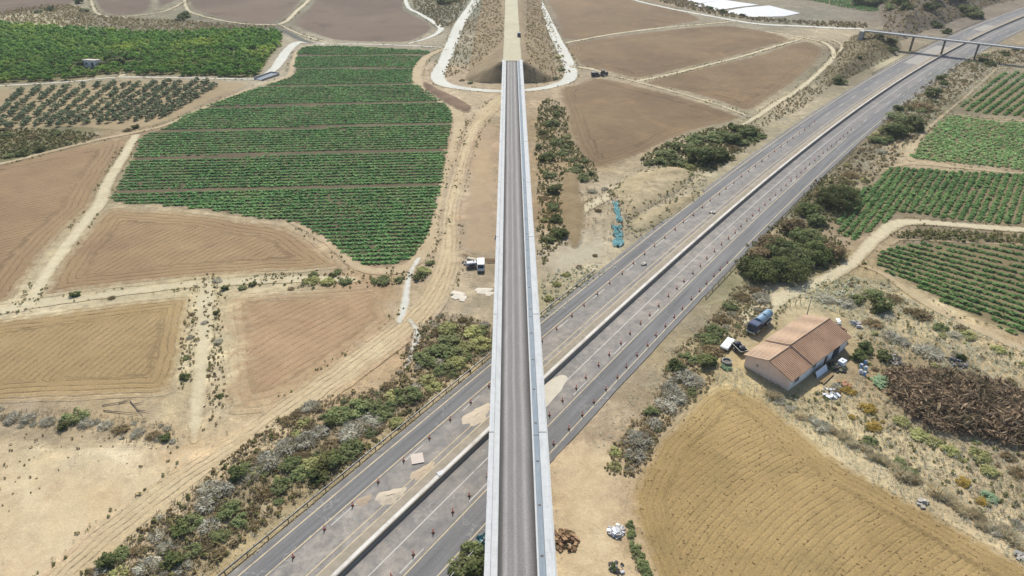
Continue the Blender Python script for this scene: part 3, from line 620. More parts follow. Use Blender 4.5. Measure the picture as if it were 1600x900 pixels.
def vpart(name, prof, mat, parent=via, l0=0, l1=None, seg=40):
    prof = [(x * VX, z) for x, z in prof]
    l1 = LV if l1 is None else l1; n = len(prof); L = np.linspace(l0, l1, seg + 1); V = []
    for (x, z) in prof: V.append(np.stack([np.full(seg + 1, x), L, np.full(seg + 1, z)], 1))
    F = []
    for j in range(n):
        a = j * (seg + 1) + np.arange(seg); b2 = ((j + 1) % n) * (seg + 1) + np.arange(seg); F.append(np.stack([a, a + 1, b2 + 1, b2], 1))
    me = mesh_np(name, np.concatenate(V), np.concatenate(F), [mat])
    bm = bmesh.new(); bm.from_mesh(me)
    bm.verts.ensure_lookup_table()
    bm.faces.new([bm.verts[j * (seg + 1)] for j in range(n)]); bm.faces.new([bm.verts[j * (seg + 1) + seg] for j in range(n)][::-1])
    bmesh.ops.recalc_face_normals(bm, faces=bm.faces[:]); bm.to_mesh(me); bm.free()
    return obj(name, me, parent)
D = DECK
dk = vpart('deck', [(-3.2, D - .45), (-1.2, D - .8), (-.6, D - 2.9), (3.4, D - 2.9), (4.0, D - .8), (6.15, D - .45), (6.15, D - .12), (-3.2, D - .12)], GIRM)
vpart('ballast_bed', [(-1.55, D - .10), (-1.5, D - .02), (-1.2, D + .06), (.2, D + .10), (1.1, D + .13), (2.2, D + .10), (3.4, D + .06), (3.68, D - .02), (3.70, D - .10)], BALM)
vpart('parapet', [(-3.34, D - .5), (-3.34, D + .95), (-2.55, D + .95), (-2.5, D + .55), (-1.6, D + .50), (-1.57, D - .11), (-3.21, D - .11), (-3.21, D - .5)], PARM)
vpart('kerb', [(3.72, D - .11), (3.72, D + .40), (3.97, D + .40), (3.97, D - .11)], PARM)
vpart('walkway', [(3.98, D - .11), (3.98, D + .25), (4.83, D + .25), (4.83, D - .11)], WLKM)
vpart('parapet', [(4.85, D - .11), (4.85, D + .90), (5.0, D + .95), (6.02, D + .95), (6.06, D + .2), (6.32, D + .1), (6.32, D - .5), (6.18, D - .5), (6.18, D - .11)], PARM)
for y in (-140, -100, -62, -24, 14, 60, 131, 166, 204, 242, 280, 316):
    if y < YAB - 15:
        q = MB(); q.box(1.4, 0, (D - 3.4) / 2 - .4, 4.2, 2.0, D - 3.4 + .8, bev=.25); q.box(1.4, 0, D - 3.2, 5.0, 2.4, .55, bev=.1)
        p = q.build('pier', GIRM, via); p.location = (0, y - Y0, 0)
for k, yy in enumerate(np.arange(50, YAB, 36.0)):
    q = MB()
    for x0, x1, z0 in ((-3.36, -2.50, .95), (3.98, 4.83, .25), (4.86, 6.08, .95)): q.box((x0 + x1) / 2 * VX, yy - Y0, D + z0 - .02, (x1 - x0) * VX, .16, .08)
    q.build('expansion_joint', DKST, via)
for k, yy in enumerate(np.arange(62, 200, 9.0)):
    q = MB(); q.box(4.42 * VX, yy - Y0, D + .25, .45, .32, .06); q.build('drain_grate', DKST, via)
q = MB(); q.box(1.45, LV + .9, D / 2 - .4, 9.6, 1.8, D - .3 + .2, bev=.1); q.build('abutment', GIRM, via)
for sx in (-1, 1):
    q = MB(); q.prism([(LV + .2, -.3), (LV + 9, -.3), (LV + 9, D - .4), (LV + .2, D - .2)], 1.45 + sx * 5.2 - .25, 1.45 + sx * 5.2 + .25, 'X')
    me = q.build('wing_wall', GIRM, via)

# ================================================================== EMBANKMENTS
def emb_h(x, y):
    dx = np.maximum(np.maximum(-4.6 - x, x - 7.4), 0); dy = np.maximum(YAB + 1.2 - y, 0)
    d = np.hypot(dx / 2.0, dy / .95)
    return DECK - .25 - d
def embz(x, y, s=None):
    h = emb_h(x, y); n = 1.1 * fnoise(x, y, 9, 21, 4); w = np.clip((DECK - .3 - h) / 2, 0, 1) 
    return np.maximum(h + n * w, -.3) - .0
EMBM = sheet_mat('embankment_soil', col(152, 130, 102), col(172, 150, 118), 0, 1, .01, .06, col(172, 136, 98), .2, spots=.6, speck=.24)
def build_emb():
    o = sheet('embankment', lambda X, Y: emb_h(X, Y) + .2, (-30, YAB - 12, 33, 900), 1.3, 0.0, EMBM, None, 'brown earth embankment carrying the rail bed beyond the viaduct', .3, 6, embz)
build_emb()
_tb = sheet_mat('trackbed', col(206, 192, 164), col(216, 204, 178), 0, 1, .6, .05, speck=.12)
sheet('track_bed', lambda X, Y: np.minimum(np.minimum(X + 3.4, 6.2 - X), Y - YAB - 1.9), (-5, YAB, 8, 900), 1.0, DECK - .14, _tb, None, 'pale gravel rail bed on top of the embankment', .15)

def mound(name, px, hmax, slope, mat, res=1.5, label=None, nz=.8, rnd=7.0):
    P = smooth(world(px), True, 4)
    def zf(x, y, s): return np.minimum(hmax * (1 - np.exp(-s * slope / hmax)), s * slope + .0) + nz * fnoise(x, y, rnd, 31, 4) * np.clip(s / 5, 0, 1) + .02
    sheet(name, lambda X, Y: poly_sd(X, Y, P), bbox_of(P), res, .05, mat, None, label, .6, 6, zf)
    def hz(x, y):
        s = np.maximum(poly_sd(np.array([x]), np.array([y]), P), 0); return float(zf(np.array([x]), np.array([y]), s)[0]) if s[0] > 0 else 0.0
    return hz
OLB = sheet_mat('olive_brown_slope', col(124, 110, 84), col(140, 124, 94), 0, 1, 2.5, .04, col(108, 104, 72), .2, spots=.6)
DBR = sheet_mat('dark_brown_slope', col(112, 98, 84), col(128, 112, 94), 0, 1, 3, .03, col(98, 94, 74), .2, spots=.6)
# ---- road overpass
ZO = 8.5
oa = np.array(spot(1352, 47.0, ZO)); ob = np.array(spot(1600, 75, ZO)); od = (ob - oa) / np.hypot(*(ob - oa))
ol = float(np.hypot(*(ob - oa))) + 60
hzC = mound('cutting_slope', [(1402, 84), (1385, 93), (1345, 112), (1300, 133), (1284, 128), (1300, 104), (1318, 82), (1325, 62), (1345, 54), (1390, 52), (1408, 68)], 8.0, .55, OLB, 1.2, 'olive brown cutting slope left of the motorway under the overpass', .7)
hzH = mound('hillside', [(1400, 64), (1440, 50), (1490, 32), (1550, 8), (1620, -16), (1660, -60), (1600, -150), (1440, -150), (1385, -60), (1370, 10), (1378, 46)], 26, .5, DBR, 3.0, 'dark brown hillside above the far motorway', 1.6, 14)
over = empty('road_overpass', (oa[0], oa[1], 0), math.atan2(od[1], od[0])); tag(over, 'narrow grey road overpass on slim piers across the far motorway', 'bridge')
OVM = plain('overpass_concrete', col(206, 200, 188), .12, .4)
q = MB(); q.box(ol / 2, 0, ZO - .36, ol, 4.6, .5); q.build('deck', OVM, over)
q = MB(); q.box(ol / 2, 0, ZO - .06, ol, 4.2, .08); q.build('road_surface', plain('overpass_gravel', col(206, 202, 194), .1, .6), over)
for sy in (-2.35, 2.35):
    q = MB(); q.box(ol / 2, sy, ZO + .05, ol, .22, .34); q.build('parapet', PARM, over)
    q = MB()
    for zz in (.62, .95): q.cyl((1, sy, ZO + zz), (ol - 1, sy, ZO + zz), .03, n=5)
    for k in range(int(ol / 3)): q.box(1 + k * 3, sy, ZO + .65, .07, .07, .66)
    q.build('railing', STEEL, over)
PIERM = plain('brown_grey_pier', col(150, 132, 116), .1, .5)
for (px, py) in ((1421, 80), (1468, 88), (1518, 98)):
    w = np.array(spot(px, py)); u = float(np.dot(w - oa, od))
    q = MB()
    for sy in (-1.2, 1.2): q.cyl((u, sy, -.3), (u, sy, ZO - 1.2), .45, n=12)
    q.box(u, 0, ZO - 1.22, 1.0, 3.8, .5); q.build('pier', PIERM, over)
q = MB(); q.box(-1.2, 0, ZO / 2 - .3, 2.4, 5.4, ZO - .2); q.build('abutment', OVM, over)
hzM = mound('spoil_heap', [(740, 116), (752, 112), (768, 100), (776, 108), (772, 122), (745, 124)], 3.0, .6, sheet_mat('ochre_heap', col(190, 160, 110), col(176, 146, 108), 0, 1, 1, .1), .8, 'ochre spoil heap left of the viaduct abutment', .5, 4)
mound('earth_bank', [(664, 128), (690, 142), (715, 153), (738, 168), (728, 176), (706, 168), (684, 154), (662, 138)], 1.8, .5, sheet_mat('dark_bank', col(124, 98, 80), col(146, 118, 96), 0, 1, 1, .1, spots=.6), .8, 'dark brown earth bank between the crop and the loop road', .5, 4)
mound('earth_bank', [(722, 396), (745, 402), (776, 405), (777, 411), (750, 410), (724, 403)], 1.1, .6, sheet_mat('brown_bank', col(132, 108, 84), col(150, 124, 96), 0, 1, .6, .1, spots=.5), .5, 'low brown earth ridge above the parked site trucks', .3, 3)
mound('earth_bank', [(884, 262), (902, 268), (908, 300), (915, 345), (908, 384), (888, 382), (874, 330), (876, 290)], 2.2, .55, sheet_mat('orange_bank', col(168, 142, 108), col(146, 124, 92), 0, 1, 1.2, .1, spots=.8), .7, 'orange brown eroded bank right of the viaduct', .7, 5)
mound('earth_bank', [(950, 300), (1000, 268), (1060, 262), (1085, 276), (1050, 305), (1000, 332), (980, 345), (968, 322)], 2.6, .45, sheet_mat('tan_bank', col(206, 184, 150), col(172, 152, 118), 0, 1, 1.6, .08, cc=col(150, 134, 104), contrast=.25, spots=.7, speck=.25), .8, 'tan weathered bank beside the motorway right of the green netting', .8, 6)
mound('earth_bank', [(985, 345), (1040, 318), (1090, 300), (1098, 306), (1050, 340), (1000, 362), (986, 356)], 1.6, .4, sheet_mat('tan_bank2', col(196, 176, 142), col(160, 142, 110), 0, 1, 1.6, .08, cc=col(146, 132, 102), contrast=.25, spots=.7, speck=.25), .8, 'low weedy bank between the motorway edge and the tan bank', .5, 5)
# ================================================================== FOLIAGE SHAPES
def leaf_quads(C, N, size, rng, aspect=1.6, tri=False):
    """C centres (n,3), N rough normals; returns verts (n*4,3), faces"""
    n = len(C); N = N / (np.linalg.norm(N, axis=1, keepdims=True) + 1e-9)
    R = rng.normal(size=(n, 3)); T = np.cross(N, R); T /= (np.linalg.norm(T, axis=1, keepdims=True) + 1e-9); B = np.cross(N, T)
    s = (size * rng.uniform(.6, 1.3, n))[:, None]
    a = T * s * aspect / 2; b = B * s / 2
    V = np.stack([C - a, C - b * (1 if not tri else .6), C + a, C + b], 1).reshape(-1, 3)
    return V, np.arange(n * 4).reshape(n, 4)
def cloud(nclump, leaves, rx, ry, h, rc, leaf, seed, aspect=1.6, base=.15, up=.35):
    """clumpy crown: leaf clumps spread through a dome of half-widths rx, ry and height h"""
    rng = np.random.default_rng(seed); C = []; N = []
    for k in range(nclump):
        a = rng.uniform(0, 2 * PI); r = math.sqrt(rng.uniform(0, 1)) * .82; z = rng.uniform(base, 1) * math.sqrt(max(0.05, 1 - r * r * .9))
        c = np.array([math.cos(a) * r * rx, math.sin(a) * r * ry, z * h * .86]); q = rc * rng.uniform(.6, 1.25)
        d = rng.normal(size=(leaves, 3)); d /= np.linalg.norm(d, axis=1, keepdims=True); d[:, 2] = np.where(d[:, 2] < -.35, -d[:, 2], d[:, 2])
        C.append(c + d * q * rng.uniform(.65, 1.05, (leaves, 1)) * np.array([1, 1, .75])); N.append(d + rng.normal(size=d.shape) * .45 + np.array([0, 0, up]))
    C = np.concatenate(C); N = np.concatenate(N); C[:, 2] = np.maximum(C[:, 2], .04)
    V, F = leaf_quads(C, N, leaf, rng, aspect)
    var = np.repeat(rng.uniform(0, 1, len(C)) * .6 + np.repeat(rng.uniform(0, 1, nclump), leaves) * .4, 1)
    return V, F, var
def twigs(n, rx, ry, h, w, seed, lean=.5):
    """thin upright blades and twigs radiating from the foot"""
    rng = np.random.default_rng(seed); a = rng.uniform(0, 2 * PI, n); r = np.sqrt(rng.uniform(0, 1, n))
    foot = np.stack([np.cos(a) * r * rx * .55, np.sin(a) * r * ry * .55, np.zeros(n)], 1)
    tip = np.stack([np.cos(a) * r * rx, np.sin(a) * r * ry, h * np.sqrt(np.maximum(.06, 1 - r * r * .85)) * rng.uniform(.6, 1.05, n)], 1) + rng.normal(size=(n, 3)) * .12 * rx * lean
    tip[:, 2] = np.maximum(tip[:, 2], .1); d = tip - foot; s = np.cross(d, rng.normal(size=(n, 3))); s /= np.linalg.norm(s, axis=1, keepdims=True) + 1e-9; s *= w
    mid = foot * .4 + tip * .6
    V = np.stack([foot - s * .2, mid - s * .6, tip, mid + s * .6], 1).reshape(-1, 3)
    return V, np.arange(n * 4).reshape(n, 4), rng.uniform(0, 1, n)
def leafmesh(name, parts, mat):
    V = []; F = []; W = []; k = 0
    for v, f, w in parts: V.append(v); F.append(f + k); W.append(w); k += len(v)
    return mesh_np(name, np.concatenate(V), np.concatenate(F), [mat], {'var': ('FACE', 'FLOAT', np.concatenate(W))})

# ================================================================== CROPS AND OTHER GROWTH NOBODY COULD COUNT
def scatter_mesh(name, XYZ, size, templ, mat, label, cat, hs=1.0, kind='stuff', parent=None, tone=None):
    """copies of small templates at all places, in one mesh"""
    n = len(XYZ)
    if n == 0: return None
    which = RNG.integers(0, len(templ), n); Vs = []; Fs = []; Ws = []; k = 0
    for j, (v, f, w) in enumerate(templ):
        I = np.where(which == j)[0]
        if len(I) == 0: continue
        a = RNG.uniform(0, 2 * PI, len(I)); c, s = np.cos(a)[:, None], np.sin(a)[:, None]; sz = (size[I])[:, None]
        x = (v[None, :, 0] * c - v[None, :, 1] * s) * sz + XYZ[I, 0:1]; y = (v[None, :, 0] * s + v[None, :, 1] * c) * sz + XYZ[I, 1:2]; z = v[None, :, 2] * sz * hs + XYZ[I, 2:3]
        Vs.append(np.stack([x, y, z], 2).reshape(-1, 3)); Fs.append((f[None] + (np.arange(len(I)) * len(v))[:, None, None]).reshape(-1, f.shape[1]) + k)
        tt = RNG.uniform(-.2, .2, len(I)) if tone is None else tone[I]
        Ws.append(np.clip(w[None, :] + tt[:, None], 0, 1).ravel()); k += len(I) * len(v)
    me = mesh_np(name, np.concatenate(Vs), np.concatenate(Fs), [mat], {'var': ('FACE', 'FLOAT', np.concatenate(Ws))})
    o = obj(name, me, parent)
    if parent is None: tag(o, label, cat, kind=kind)
    elif kind: o['kind'] = kind
    return o
def cropt(nq, seed, leaf=.55, h=.5):
    out = []
    for k in range(4):
        rng = np.random.default_rng(seed + k); d = rng.normal(size=(nq, 3)); d[:, 2] = np.abs(d[:, 2]) + .25; d /= np.linalg.norm(d, axis=1, keepdims=True)
        C = d * np.array([.42, .42, h]); V, F = leaf_quads(C, d + rng.normal(size=d.shape) * .35, leaf, rng, 1.5); out.append((V, F, rng.uniform(0, 1, nq)))
    return out
CROP_T = cropt(7, 50); TUFT_T = [twigs(9, .5, .5, .8, .10, 70 + k) for k in range(4)]
WEED_T = [(lambda a: a)(cloud(2, 6, .5, .5, .6, .3, .32, 90 + k)) for k in range(4)]
CG = leaf_mat('crop_leaves', col(60, 104, 56, 1.45), col(114, 152, 92, 1.45), col(140, 148, 96, 1.3), .09, .4)
CG2 = leaf_mat('crop_leaves_light', col(90, 124, 74, 1.45), col(136, 162, 106, 1.45), col(140, 140, 96, 1.2), .06, .45)
CG3 = leaf_mat('crop_leaves_mid', col(66, 106, 56, 1.45), col(120, 152, 88, 1.45), col(128, 138, 84, 1.2), .07, .35)
def rows_crop(name, P, lines, ds, size, mat, label, seps=(), thin=.0, hs=.8, wob=.12, sepw=1.2):
    pts = []
    for (A, B) in lines:
        A = np.array(A); B = np.array(B); L = np.hypot(*(B - A)); n = int(L / ds)
        if n < 1: continue
        t = (np.arange(n) + RNG.uniform(0, 1, n) * .5) / n; p = A + (B - A) * t[:, None] + RNG.normal(size=(n, 2)) * wob; pts.append(p)
    p = np.concatenate(pts); s = poly_sd(p[:, 0], p[:, 1], P) + .6 * fnoise(p[:, 0], p[:, 1], 4, 77)
    gap = fnoise(p[:, 0], p[:, 1], 7, 41, 3) + RNG.normal(size=len(p)) * .25
    ok = (s > .7) & (gap > -1 + thin)
    for (a, b) in seps:
        d, _ = seg_dist(p[:, 0], p[:, 1], [a, b], False); ok &= d > sepw * .6
    p = p[ok]; sz = size * RNG.uniform(.75, 1.25, len(p)) * (1 + .18 * fnoise(p[:, 0], p[:, 1], 12, 61))
    tone = np.clip(.35 * fnoise(p[:, 0], p[:, 1], 10, 15) + RNG.uniform(-.15, .15, len(p)), -.4, .5)
    scatter_mesh(name, np.column_stack([p, np.full(len(p), .05)]), sz, CROP_T, mat, label, 'crop', hs, tone=tone)
# large green crop: level rows and the dark furrows between its beds
LN = [((452, 87), (672, 86)), ((440, 108), (655, 106)), ((330, 137), (655, 131)), ((300, 168), (700, 160)), ((215, 207), (712, 193)), ((190, 248), (705, 235)), ((165, 301), (700, 289))]
LNW = [(np.array(spot(*a)), np.array(spot(*b))) for a, b in LN]
dirs = [(b - a) / np.hypot(*(b - a)) for a, b in LNW]; dm = np.mean(dirs, 0); dm /= np.hypot(*dm); nm_ = np.array([-dm[1], dm[0]])
seps = LNW
p0 = np.array(spot(500, 417)); yq = np.dot(PG - p0, nm_); xq = np.dot(PG - p0, dm)
lines = []; k = yq.min()
while k < yq.max():
    a = p0 + nm_ * k; lines.append((a + dm * xq.min(), a + dm * xq.max())); k += 2.3 if k < 60 else 2.6
rows_crop('green_crop', PG, lines, .62, 1.45, CG, 'dark green leafy vegetable crop in long level rows left of the viaduct', seps, .22, .5, .14, 2.5)
def fan(bl, tl, n): return [(np.array(spot(*(np.array(bl[0]) + (np.array(bl[1]) - bl[0]) * k / n))), np.array(spot(*(np.array(tl[0]) + (np.array(tl[1]) - tl[0]) * k / n)))) for k in range(n + 1)]
rows_crop('green_crop', P2, fan(((1487, 178), (1700, 210)), ((1590, 100), (1800, 132)), 15), .8, 1.8, CG3, 'green crop in slanting rows at the upper right edge', (), .1, .6)
lines = []; mn = P3.min(0); mx = P3.max(0)
for k in np.arange(mn[1], mx[1], 2.1): lines.append(((mn[0], k + 8), (mx[0], k - 8)))
rows_crop('green_crop', P3, lines, .9, 1.45, CG2, 'pale green dense crop beyond the steep rows at the right', (), .35, .6, .5)
rows_crop('green_crop', P4, fan(((1285, 378), (1700, 340)), ((1391, 250), (1700, 262)), 26), .6, 1.65, CG3, 'mid green crop in steep rows beside the climbing dirt track', (), .2, .5, .15)
rows_crop('green_crop', P5, [(np.array(spot(1350, 340 + 6.6 * k)), np.array(spot(1680, 340 + 6.6 * k + 330 * (.20 + .0125 * k)))) for k in range(-4, 25)], .7, 1.5, CG3, 'green crop in downhill rows above the farmhouse', (), .3, .62, .14)

def in_zone(px, spacing, seed=0, dens=1.0, hz=None):
    P = smooth(world(px), True, 3); mn = P.min(0); mx = P.max(0)
    X, Y = np.meshgrid(np.arange(mn[0], mx[0], spacing), np.arange(mn[1], mx[1], spacing)); r = np.random.default_rng(seed)
    X = X.ravel() + r.uniform(-.5, .5, X.size) * spacing; Y = Y.ravel() + r.uniform(-.5, .5, Y.size) * spacing
    ok = (poly_sd(X, Y, P) > -.4 + .8 * fnoise(X, Y, 6, seed + 3)) & (r.uniform(0, 1, X.size) < dens * (1 + .9 * fnoise(X, Y, 9, seed + 8)))
    return X[ok], Y[ok]
DRY = leaf_mat('dry_scrub_leaves', col(128, 114, 84, 1.2), col(168, 150, 112, 1.2), col(104, 112, 70, 1.2), .10, .7)
GRYL = leaf_mat('grey_twigs', col(118, 110, 98, 1.2), col(160, 150, 134, 1.2), col(124, 118, 90), .12, .4)
STRAW = leaf_mat('straw_blades', col(208, 188, 142, 1.55), col(236, 218, 174, 1.55), col(140, 136, 88), .08, .6)
OLIVEM = leaf_mat('olive_weed_leaves', col(92, 98, 58, 1.3), col(132, 128, 82, 1.3), col(140, 122, 88), .1, .6)
Z = dict(
 belt=[(130, 905), (200, 848), (300, 768), (380, 700), (440, 655), (510, 622), (590, 610), (625, 575), (650, 515), (700, 492), (768, 512), (768, 545), (700, 597), (640, 648), (580, 696), (520, 742), (440, 798), (360, 858), (300, 905)],
 west=[(-50, 638), (60, 640), (120, 640), (180, 652), (250, 662), (277, 680), (265, 694), (180, 687), (120, 672), (60, 668), (-50, 664)],
 near_right=[(950, 740), (962, 700), (1000, 650), (1035, 600), (1042, 565), (1080, 530), (1130, 478), (1165, 440), (1205, 470), (1180, 520), (1140, 530), (1125, 570), (1105, 605), (1060, 640), (1025, 685), (1000, 735)],
 trees_right=[(1150, 410), (1200, 362), (1250, 318), (1290, 275), (1335, 285), (1335, 330), (1300, 352), (1322, 382), (1312, 412), (1270, 428), (1220, 444), (1165, 440)],
 far_right=[(1300, 285), (1360, 215), (1420, 155), (1490, 105), (1560, 80), (1660, 78), (1660, 102), (1560, 100), (1510, 140), (1450, 190), (1418, 235), (1380, 262), (1345, 295)],
 farm=[(1330, 436), (1380, 440), (1430, 476), (1520, 518), (1600, 558), (1680, 590), (1680, 900), (1620, 860), (1560, 830), (1480, 785), (1400, 742), (1320, 695), (1250, 645), (1235, 622), (1330, 590), (1345, 545), (1330, 505), (1290, 480), (1270, 462)],
 gully=[(842, 165), (880, 168), (892, 220), (930, 262), (930, 285), (895, 262), (882, 290), (886, 372), (862, 388), (845, 380)],
 brake=[(1000, 250), (1050, 222), (1110, 202), (1175, 198), (1192, 214), (1150, 245), (1110, 268), (1070, 266), (1030, 262)],
 ditch=[(1000, -22), (1060, -4), (1130, 18), (1200, 30), (1340, 36), (1345, 44), (1250, 38), (1180, 32), (1100, 20), (1010, -6)],
 topleft=[(-40, 30), (40, 12), (110, 8), (150, 24), (230, 30), (330, 36), (430, 42), (400, 47), (330, 48), (230, 50), (150, 44), (60, 38)],
 topmid=[(650, -25), (736, -25), (712, 30), (690, 44), (676, 30), (650, 14)],
 strip=[(1400, 370), (1430, 360), (1500, 363), (1580, 367), (1680, 372), (1680, 379), (1560, 377), (1450, 374)],
 verge=[(-60, 206), (0, 203), (70, 202), (130, 208), (150, 216), (70, 236), (0, 248), (-60, 252)],
 grit=[(855, 430), (900, 420), (945, 415), (935, 432), (880, 470), (850, 492)],
 slopeL=[(700, 100), (725, 40), (742, 0), (770, -20), (784, 40), (782, 88), (700, 120)],
 slopeR=[(822, 88), (826, 0), (845, 0), (880, 90), (885, 118), (830, 130)],
)
def stuff(key, sp, seed, size, T, mat, name, label, cat, dens=1.0, hs=1.0, hfun=None, z0=.03):
    x, y = in_zone(Z[key] if isinstance(key, str) else key, sp, seed, dens)
    z = np.full(len(x), z0) if hfun is None else np.array([hfun(a, b) for a, b in zip(x, y)])
    scatter_mesh(name, np.column_stack([x, y, z]), size * RNG.uniform(.6, 1.5, len(x)), T, mat, label, cat, hs)
embp = lambda a, b: max(0.0, float(embz(np.array([a]), np.array([b]))[0]))
stuff('belt', .75, 1, .85, WEED_T, DRY, 'dry_scrub', 'low dry scrub between the bushes left of the motorway', 'scrub', .5)
stuff('belt', 1.3, 2, 1.0, WEED_T, OLIVEM, 'green_weeds', 'low green weeds between the bushes left of the motorway', 'weeds', .3)
stuff('west', 1.0, 3, .8, TUFT_T, GRYL, 'dry_scrub', 'grey dry twigs on the bank below the straw coloured field', 'scrub', .9)
stuff('near_right', .8, 4, .8, WEED_T, DRY, 'dry_scrub', 'low dry scrub between the right carriageway and the golden field', 'scrub', .7)
stuff('trees_right', 1.3, 5, 1.2, WEED_T, OLIVEM, 'green_weeds', 'olive undergrowth below the dark trees right of the motorway', 'undergrowth', .9)
stuff('far_right', 1.7, 6, 1.3, WEED_T, DRY, 'dry_scrub', 'brown scrub along the far right side of the motorway', 'scrub', .8)
stuff('farm', .85, 7, .8, TUFT_T, STRAW, 'dry_grass', 'straw coloured grass around the farmhouse', 'grass', .8)
stuff('farm', 1.5, 8, .8, WEED_T, OLIVEM, 'green_weeds', 'olive weeds scattered around the farmhouse', 'weeds', .45)
stuff('gully', 1.3, 9, 1.2, WEED_T, OLIVEM, 'green_weeds', 'olive undergrowth in the gully right of the viaduct', 'undergrowth', .9)
stuff('brake', 1.3, 10, 1.3, WEED_T, OLIVEM, 'green_weeds', 'undergrowth of the thicket between brown field and motorway', 'undergrowth', 1)
stuff('ditch', 2.4, 11, 2.0, WEED_T, DRY, 'dry_scrub', 'dark scrub in the ditch beyond the overpass road', 'scrub', 1)
stuff('topleft', 2.2, 12, 1.7, WEED_T, DRY, 'dry_scrub', 'dry scrub beyond the green orchard', 'scrub', .9)
stuff('topmid', 2.2, 13, 1.7, WEED_T, DRY, 'dry_scrub', 'grey green scrub left of the rail embankment', 'scrub', .9)
stuff('strip', 1.1, 14, 1.4, WEED_T, OLIVEM, 'green_weeds', 'dark weedy strip between the two right crop fields', 'weeds', 1)
stuff('verge', 1.4, 15, 1.3, WEED_T, OLIVEM, 'green_weeds', 'rough olive green growth below the olive grove', 'weeds', 1)
stuff('grit', 1.2, 16, .8, WEED_T, STRAW, 'dry_grass', 'yellowish tufts at the motorway edge beside the viaduct', 'grass', .7)
stuff('slopeL', 2.0, 17, 1.2, WEED_T, DRY, 'dry_scrub', 'scrub on the left slope of the rail embankment', 'scrub', .55, 1, embp)
stuff('slopeR', 2.0, 18, 1.2, WEED_T, DRY, 'dry_scrub', 'scrub on the right slope of the rail embankment', 'scrub', .6, 1, embp)
stuff([(1300, 133), (1345, 112), (1385, 93), (1402, 78), (1380, 55), (1330, 58), (1310, 90), (1285, 125)], 1.8, 19, 1.2, WEED_T, DRY, 'dry_scrub', 'scrub on the cutting slope under the overpass', 'scrub', .8, 1, hzC)
stuff([(1395, 62), (1440, 50), (1490, 32), (1550, 8), (1600, -8), (1600, -60), (1400, -60), (1380, 30)], 3.4, 20, 2.2, WEED_T, DRY, 'dry_scrub', 'dark scrub covering the far hillside', 'scrub', .8, 1, hzH)
stuff([(1225, 160), (1275, 130), (1300, 128), (1250, 170), (1180, 205), (1130, 245), (1100, 262), (1130, 238), (1190, 190)], 1.6, 21, 1.1, WEED_T, DRY, 'dry_scrub', 'weeds along the verge between brown fields and motorway', 'weeds', .7)
stuff([(950, 300), (1000, 268), (1090, 262), (1098, 300), (1050, 340), (985, 370), (968, 322)], 1.5, 22, 1.0, WEED_T, OLIVEM, 'green_weeds', 'weeds on the tan banks right of the green netting', 'weeds', .4, 1, lambda a, b: .8)
stuff([(320, 438), (340, 440), (345, 560), (352, 650), (330, 660), (328, 560)], .9, 23, .7, WEED_T, DRY, 'dry_scrub', 'dark weeds along the right side of the short pale lane', 'weeds', .55)
stuff([(296, 460), (306, 460), (304, 560), (285, 610), (280, 600)], .9, 24, .7, WEED_T, DRY, 'dry_scrub', 'dark weeds along the left side of the short pale lane', 'weeds', .6)
stuff([(380, 440), (440, 428), (550, 430), (640, 425), (640, 440), (550, 450), (440, 448)], 1.1, 25, .8, WEED_T, OLIVEM, 'green_weeds', 'weeds along the pale farm lane above the pinkish field', 'weeds', .5)
stuff([(1260, 455), (1290, 440), (1330, 430), (1340, 450), (1310, 480), (1270, 480)], 1.2, 26, .9, WEED_T, STRAW, 'dry_grass', 'straw coloured grass behind the farmhouse', 'grass', .7)
stuff([(1235, 615), (1300, 612), (1340, 600), (1400, 640), (1500, 700), (1680, 740), (1680, 880), (1600, 850), (1480, 778), (1330, 700)], .75, 40, .6, TUFT_T, GRYL, 'dry_grass', 'greyish dry tufts between the golden field and the brush heap', 'grass', .55)
stuff([(1190, 490), (1240, 455), (1330, 430), (1440, 480), (1680, 585), (1680, 640), (1500, 580), (1340, 540), (1330, 500), (1260, 478)], .9, 41, .7, TUFT_T, STRAW, 'dry_grass', 'straw tufts between farmhouse and the green rows', 'grass', .7)
stuff([(955, 690), (1040, 590), (1060, 545), (1130, 480), (1160, 440), (1120, 470), (1060, 530), (1000, 600), (930, 680)], 1.0, 42, .6, TUFT_T, STRAW, 'dry_grass', 'thin straw tufts on the right verge of the motorway', 'grass', .5)
stuff([(1120, 590), (1160, 575), (1230, 615), (1330, 700), (1480, 785), (1640, 870), (1640, 895), (1470, 812), (1330, 727), (1200, 632), (1130, 603)], .8, 43, .75, TUFT_T, STRAW, 'dry_grass', 'straw grass strip along the upper edge of the golden field', 'grass', .9)
stuff([(1420, 140), (1500, 92), (1560, 76), (1680, 66), (1680, 110), (1500, 150), (1430, 235), (1380, 262), (1340, 280), (1340, 250)], 1.7, 44, 1.0, TUFT_T, STRAW, 'dry_grass', 'straw tufts along the far right side of the motorway', 'grass', .7)
stuff([(860, 500), (900, 465), (960, 418), (1000, 380), (1090, 305), (1190, 235), (1280, 165), (1270, 172), (1150, 255), (1060, 318), (980, 372), (930, 400), (860, 430)], 1.2, 45, .7, TUFT_T, STRAW, 'dry_grass', 'straw tufts along the left edge of the far motorway', 'grass', .5)
stuff([(130, 905), (300, 905), (440, 800), (520, 745), (640, 650), (765, 550), (768, 562), (640, 664), (520, 760), (330, 905)], .8, 46, .6, TUFT_T, STRAW, 'dry_grass', 'straw grass between the scrub belt and the guardrail', 'grass', .8)
stuff([(0, 690), (100, 680), (200, 690), (280, 700), (240, 730), (120, 720), (60, 760), (0, 800)], 1.6, 47, .5, WEED_T, DRY, 'dry_scrub', 'scattered dry weeds on the pale sand clearing', 'weeds', .3)
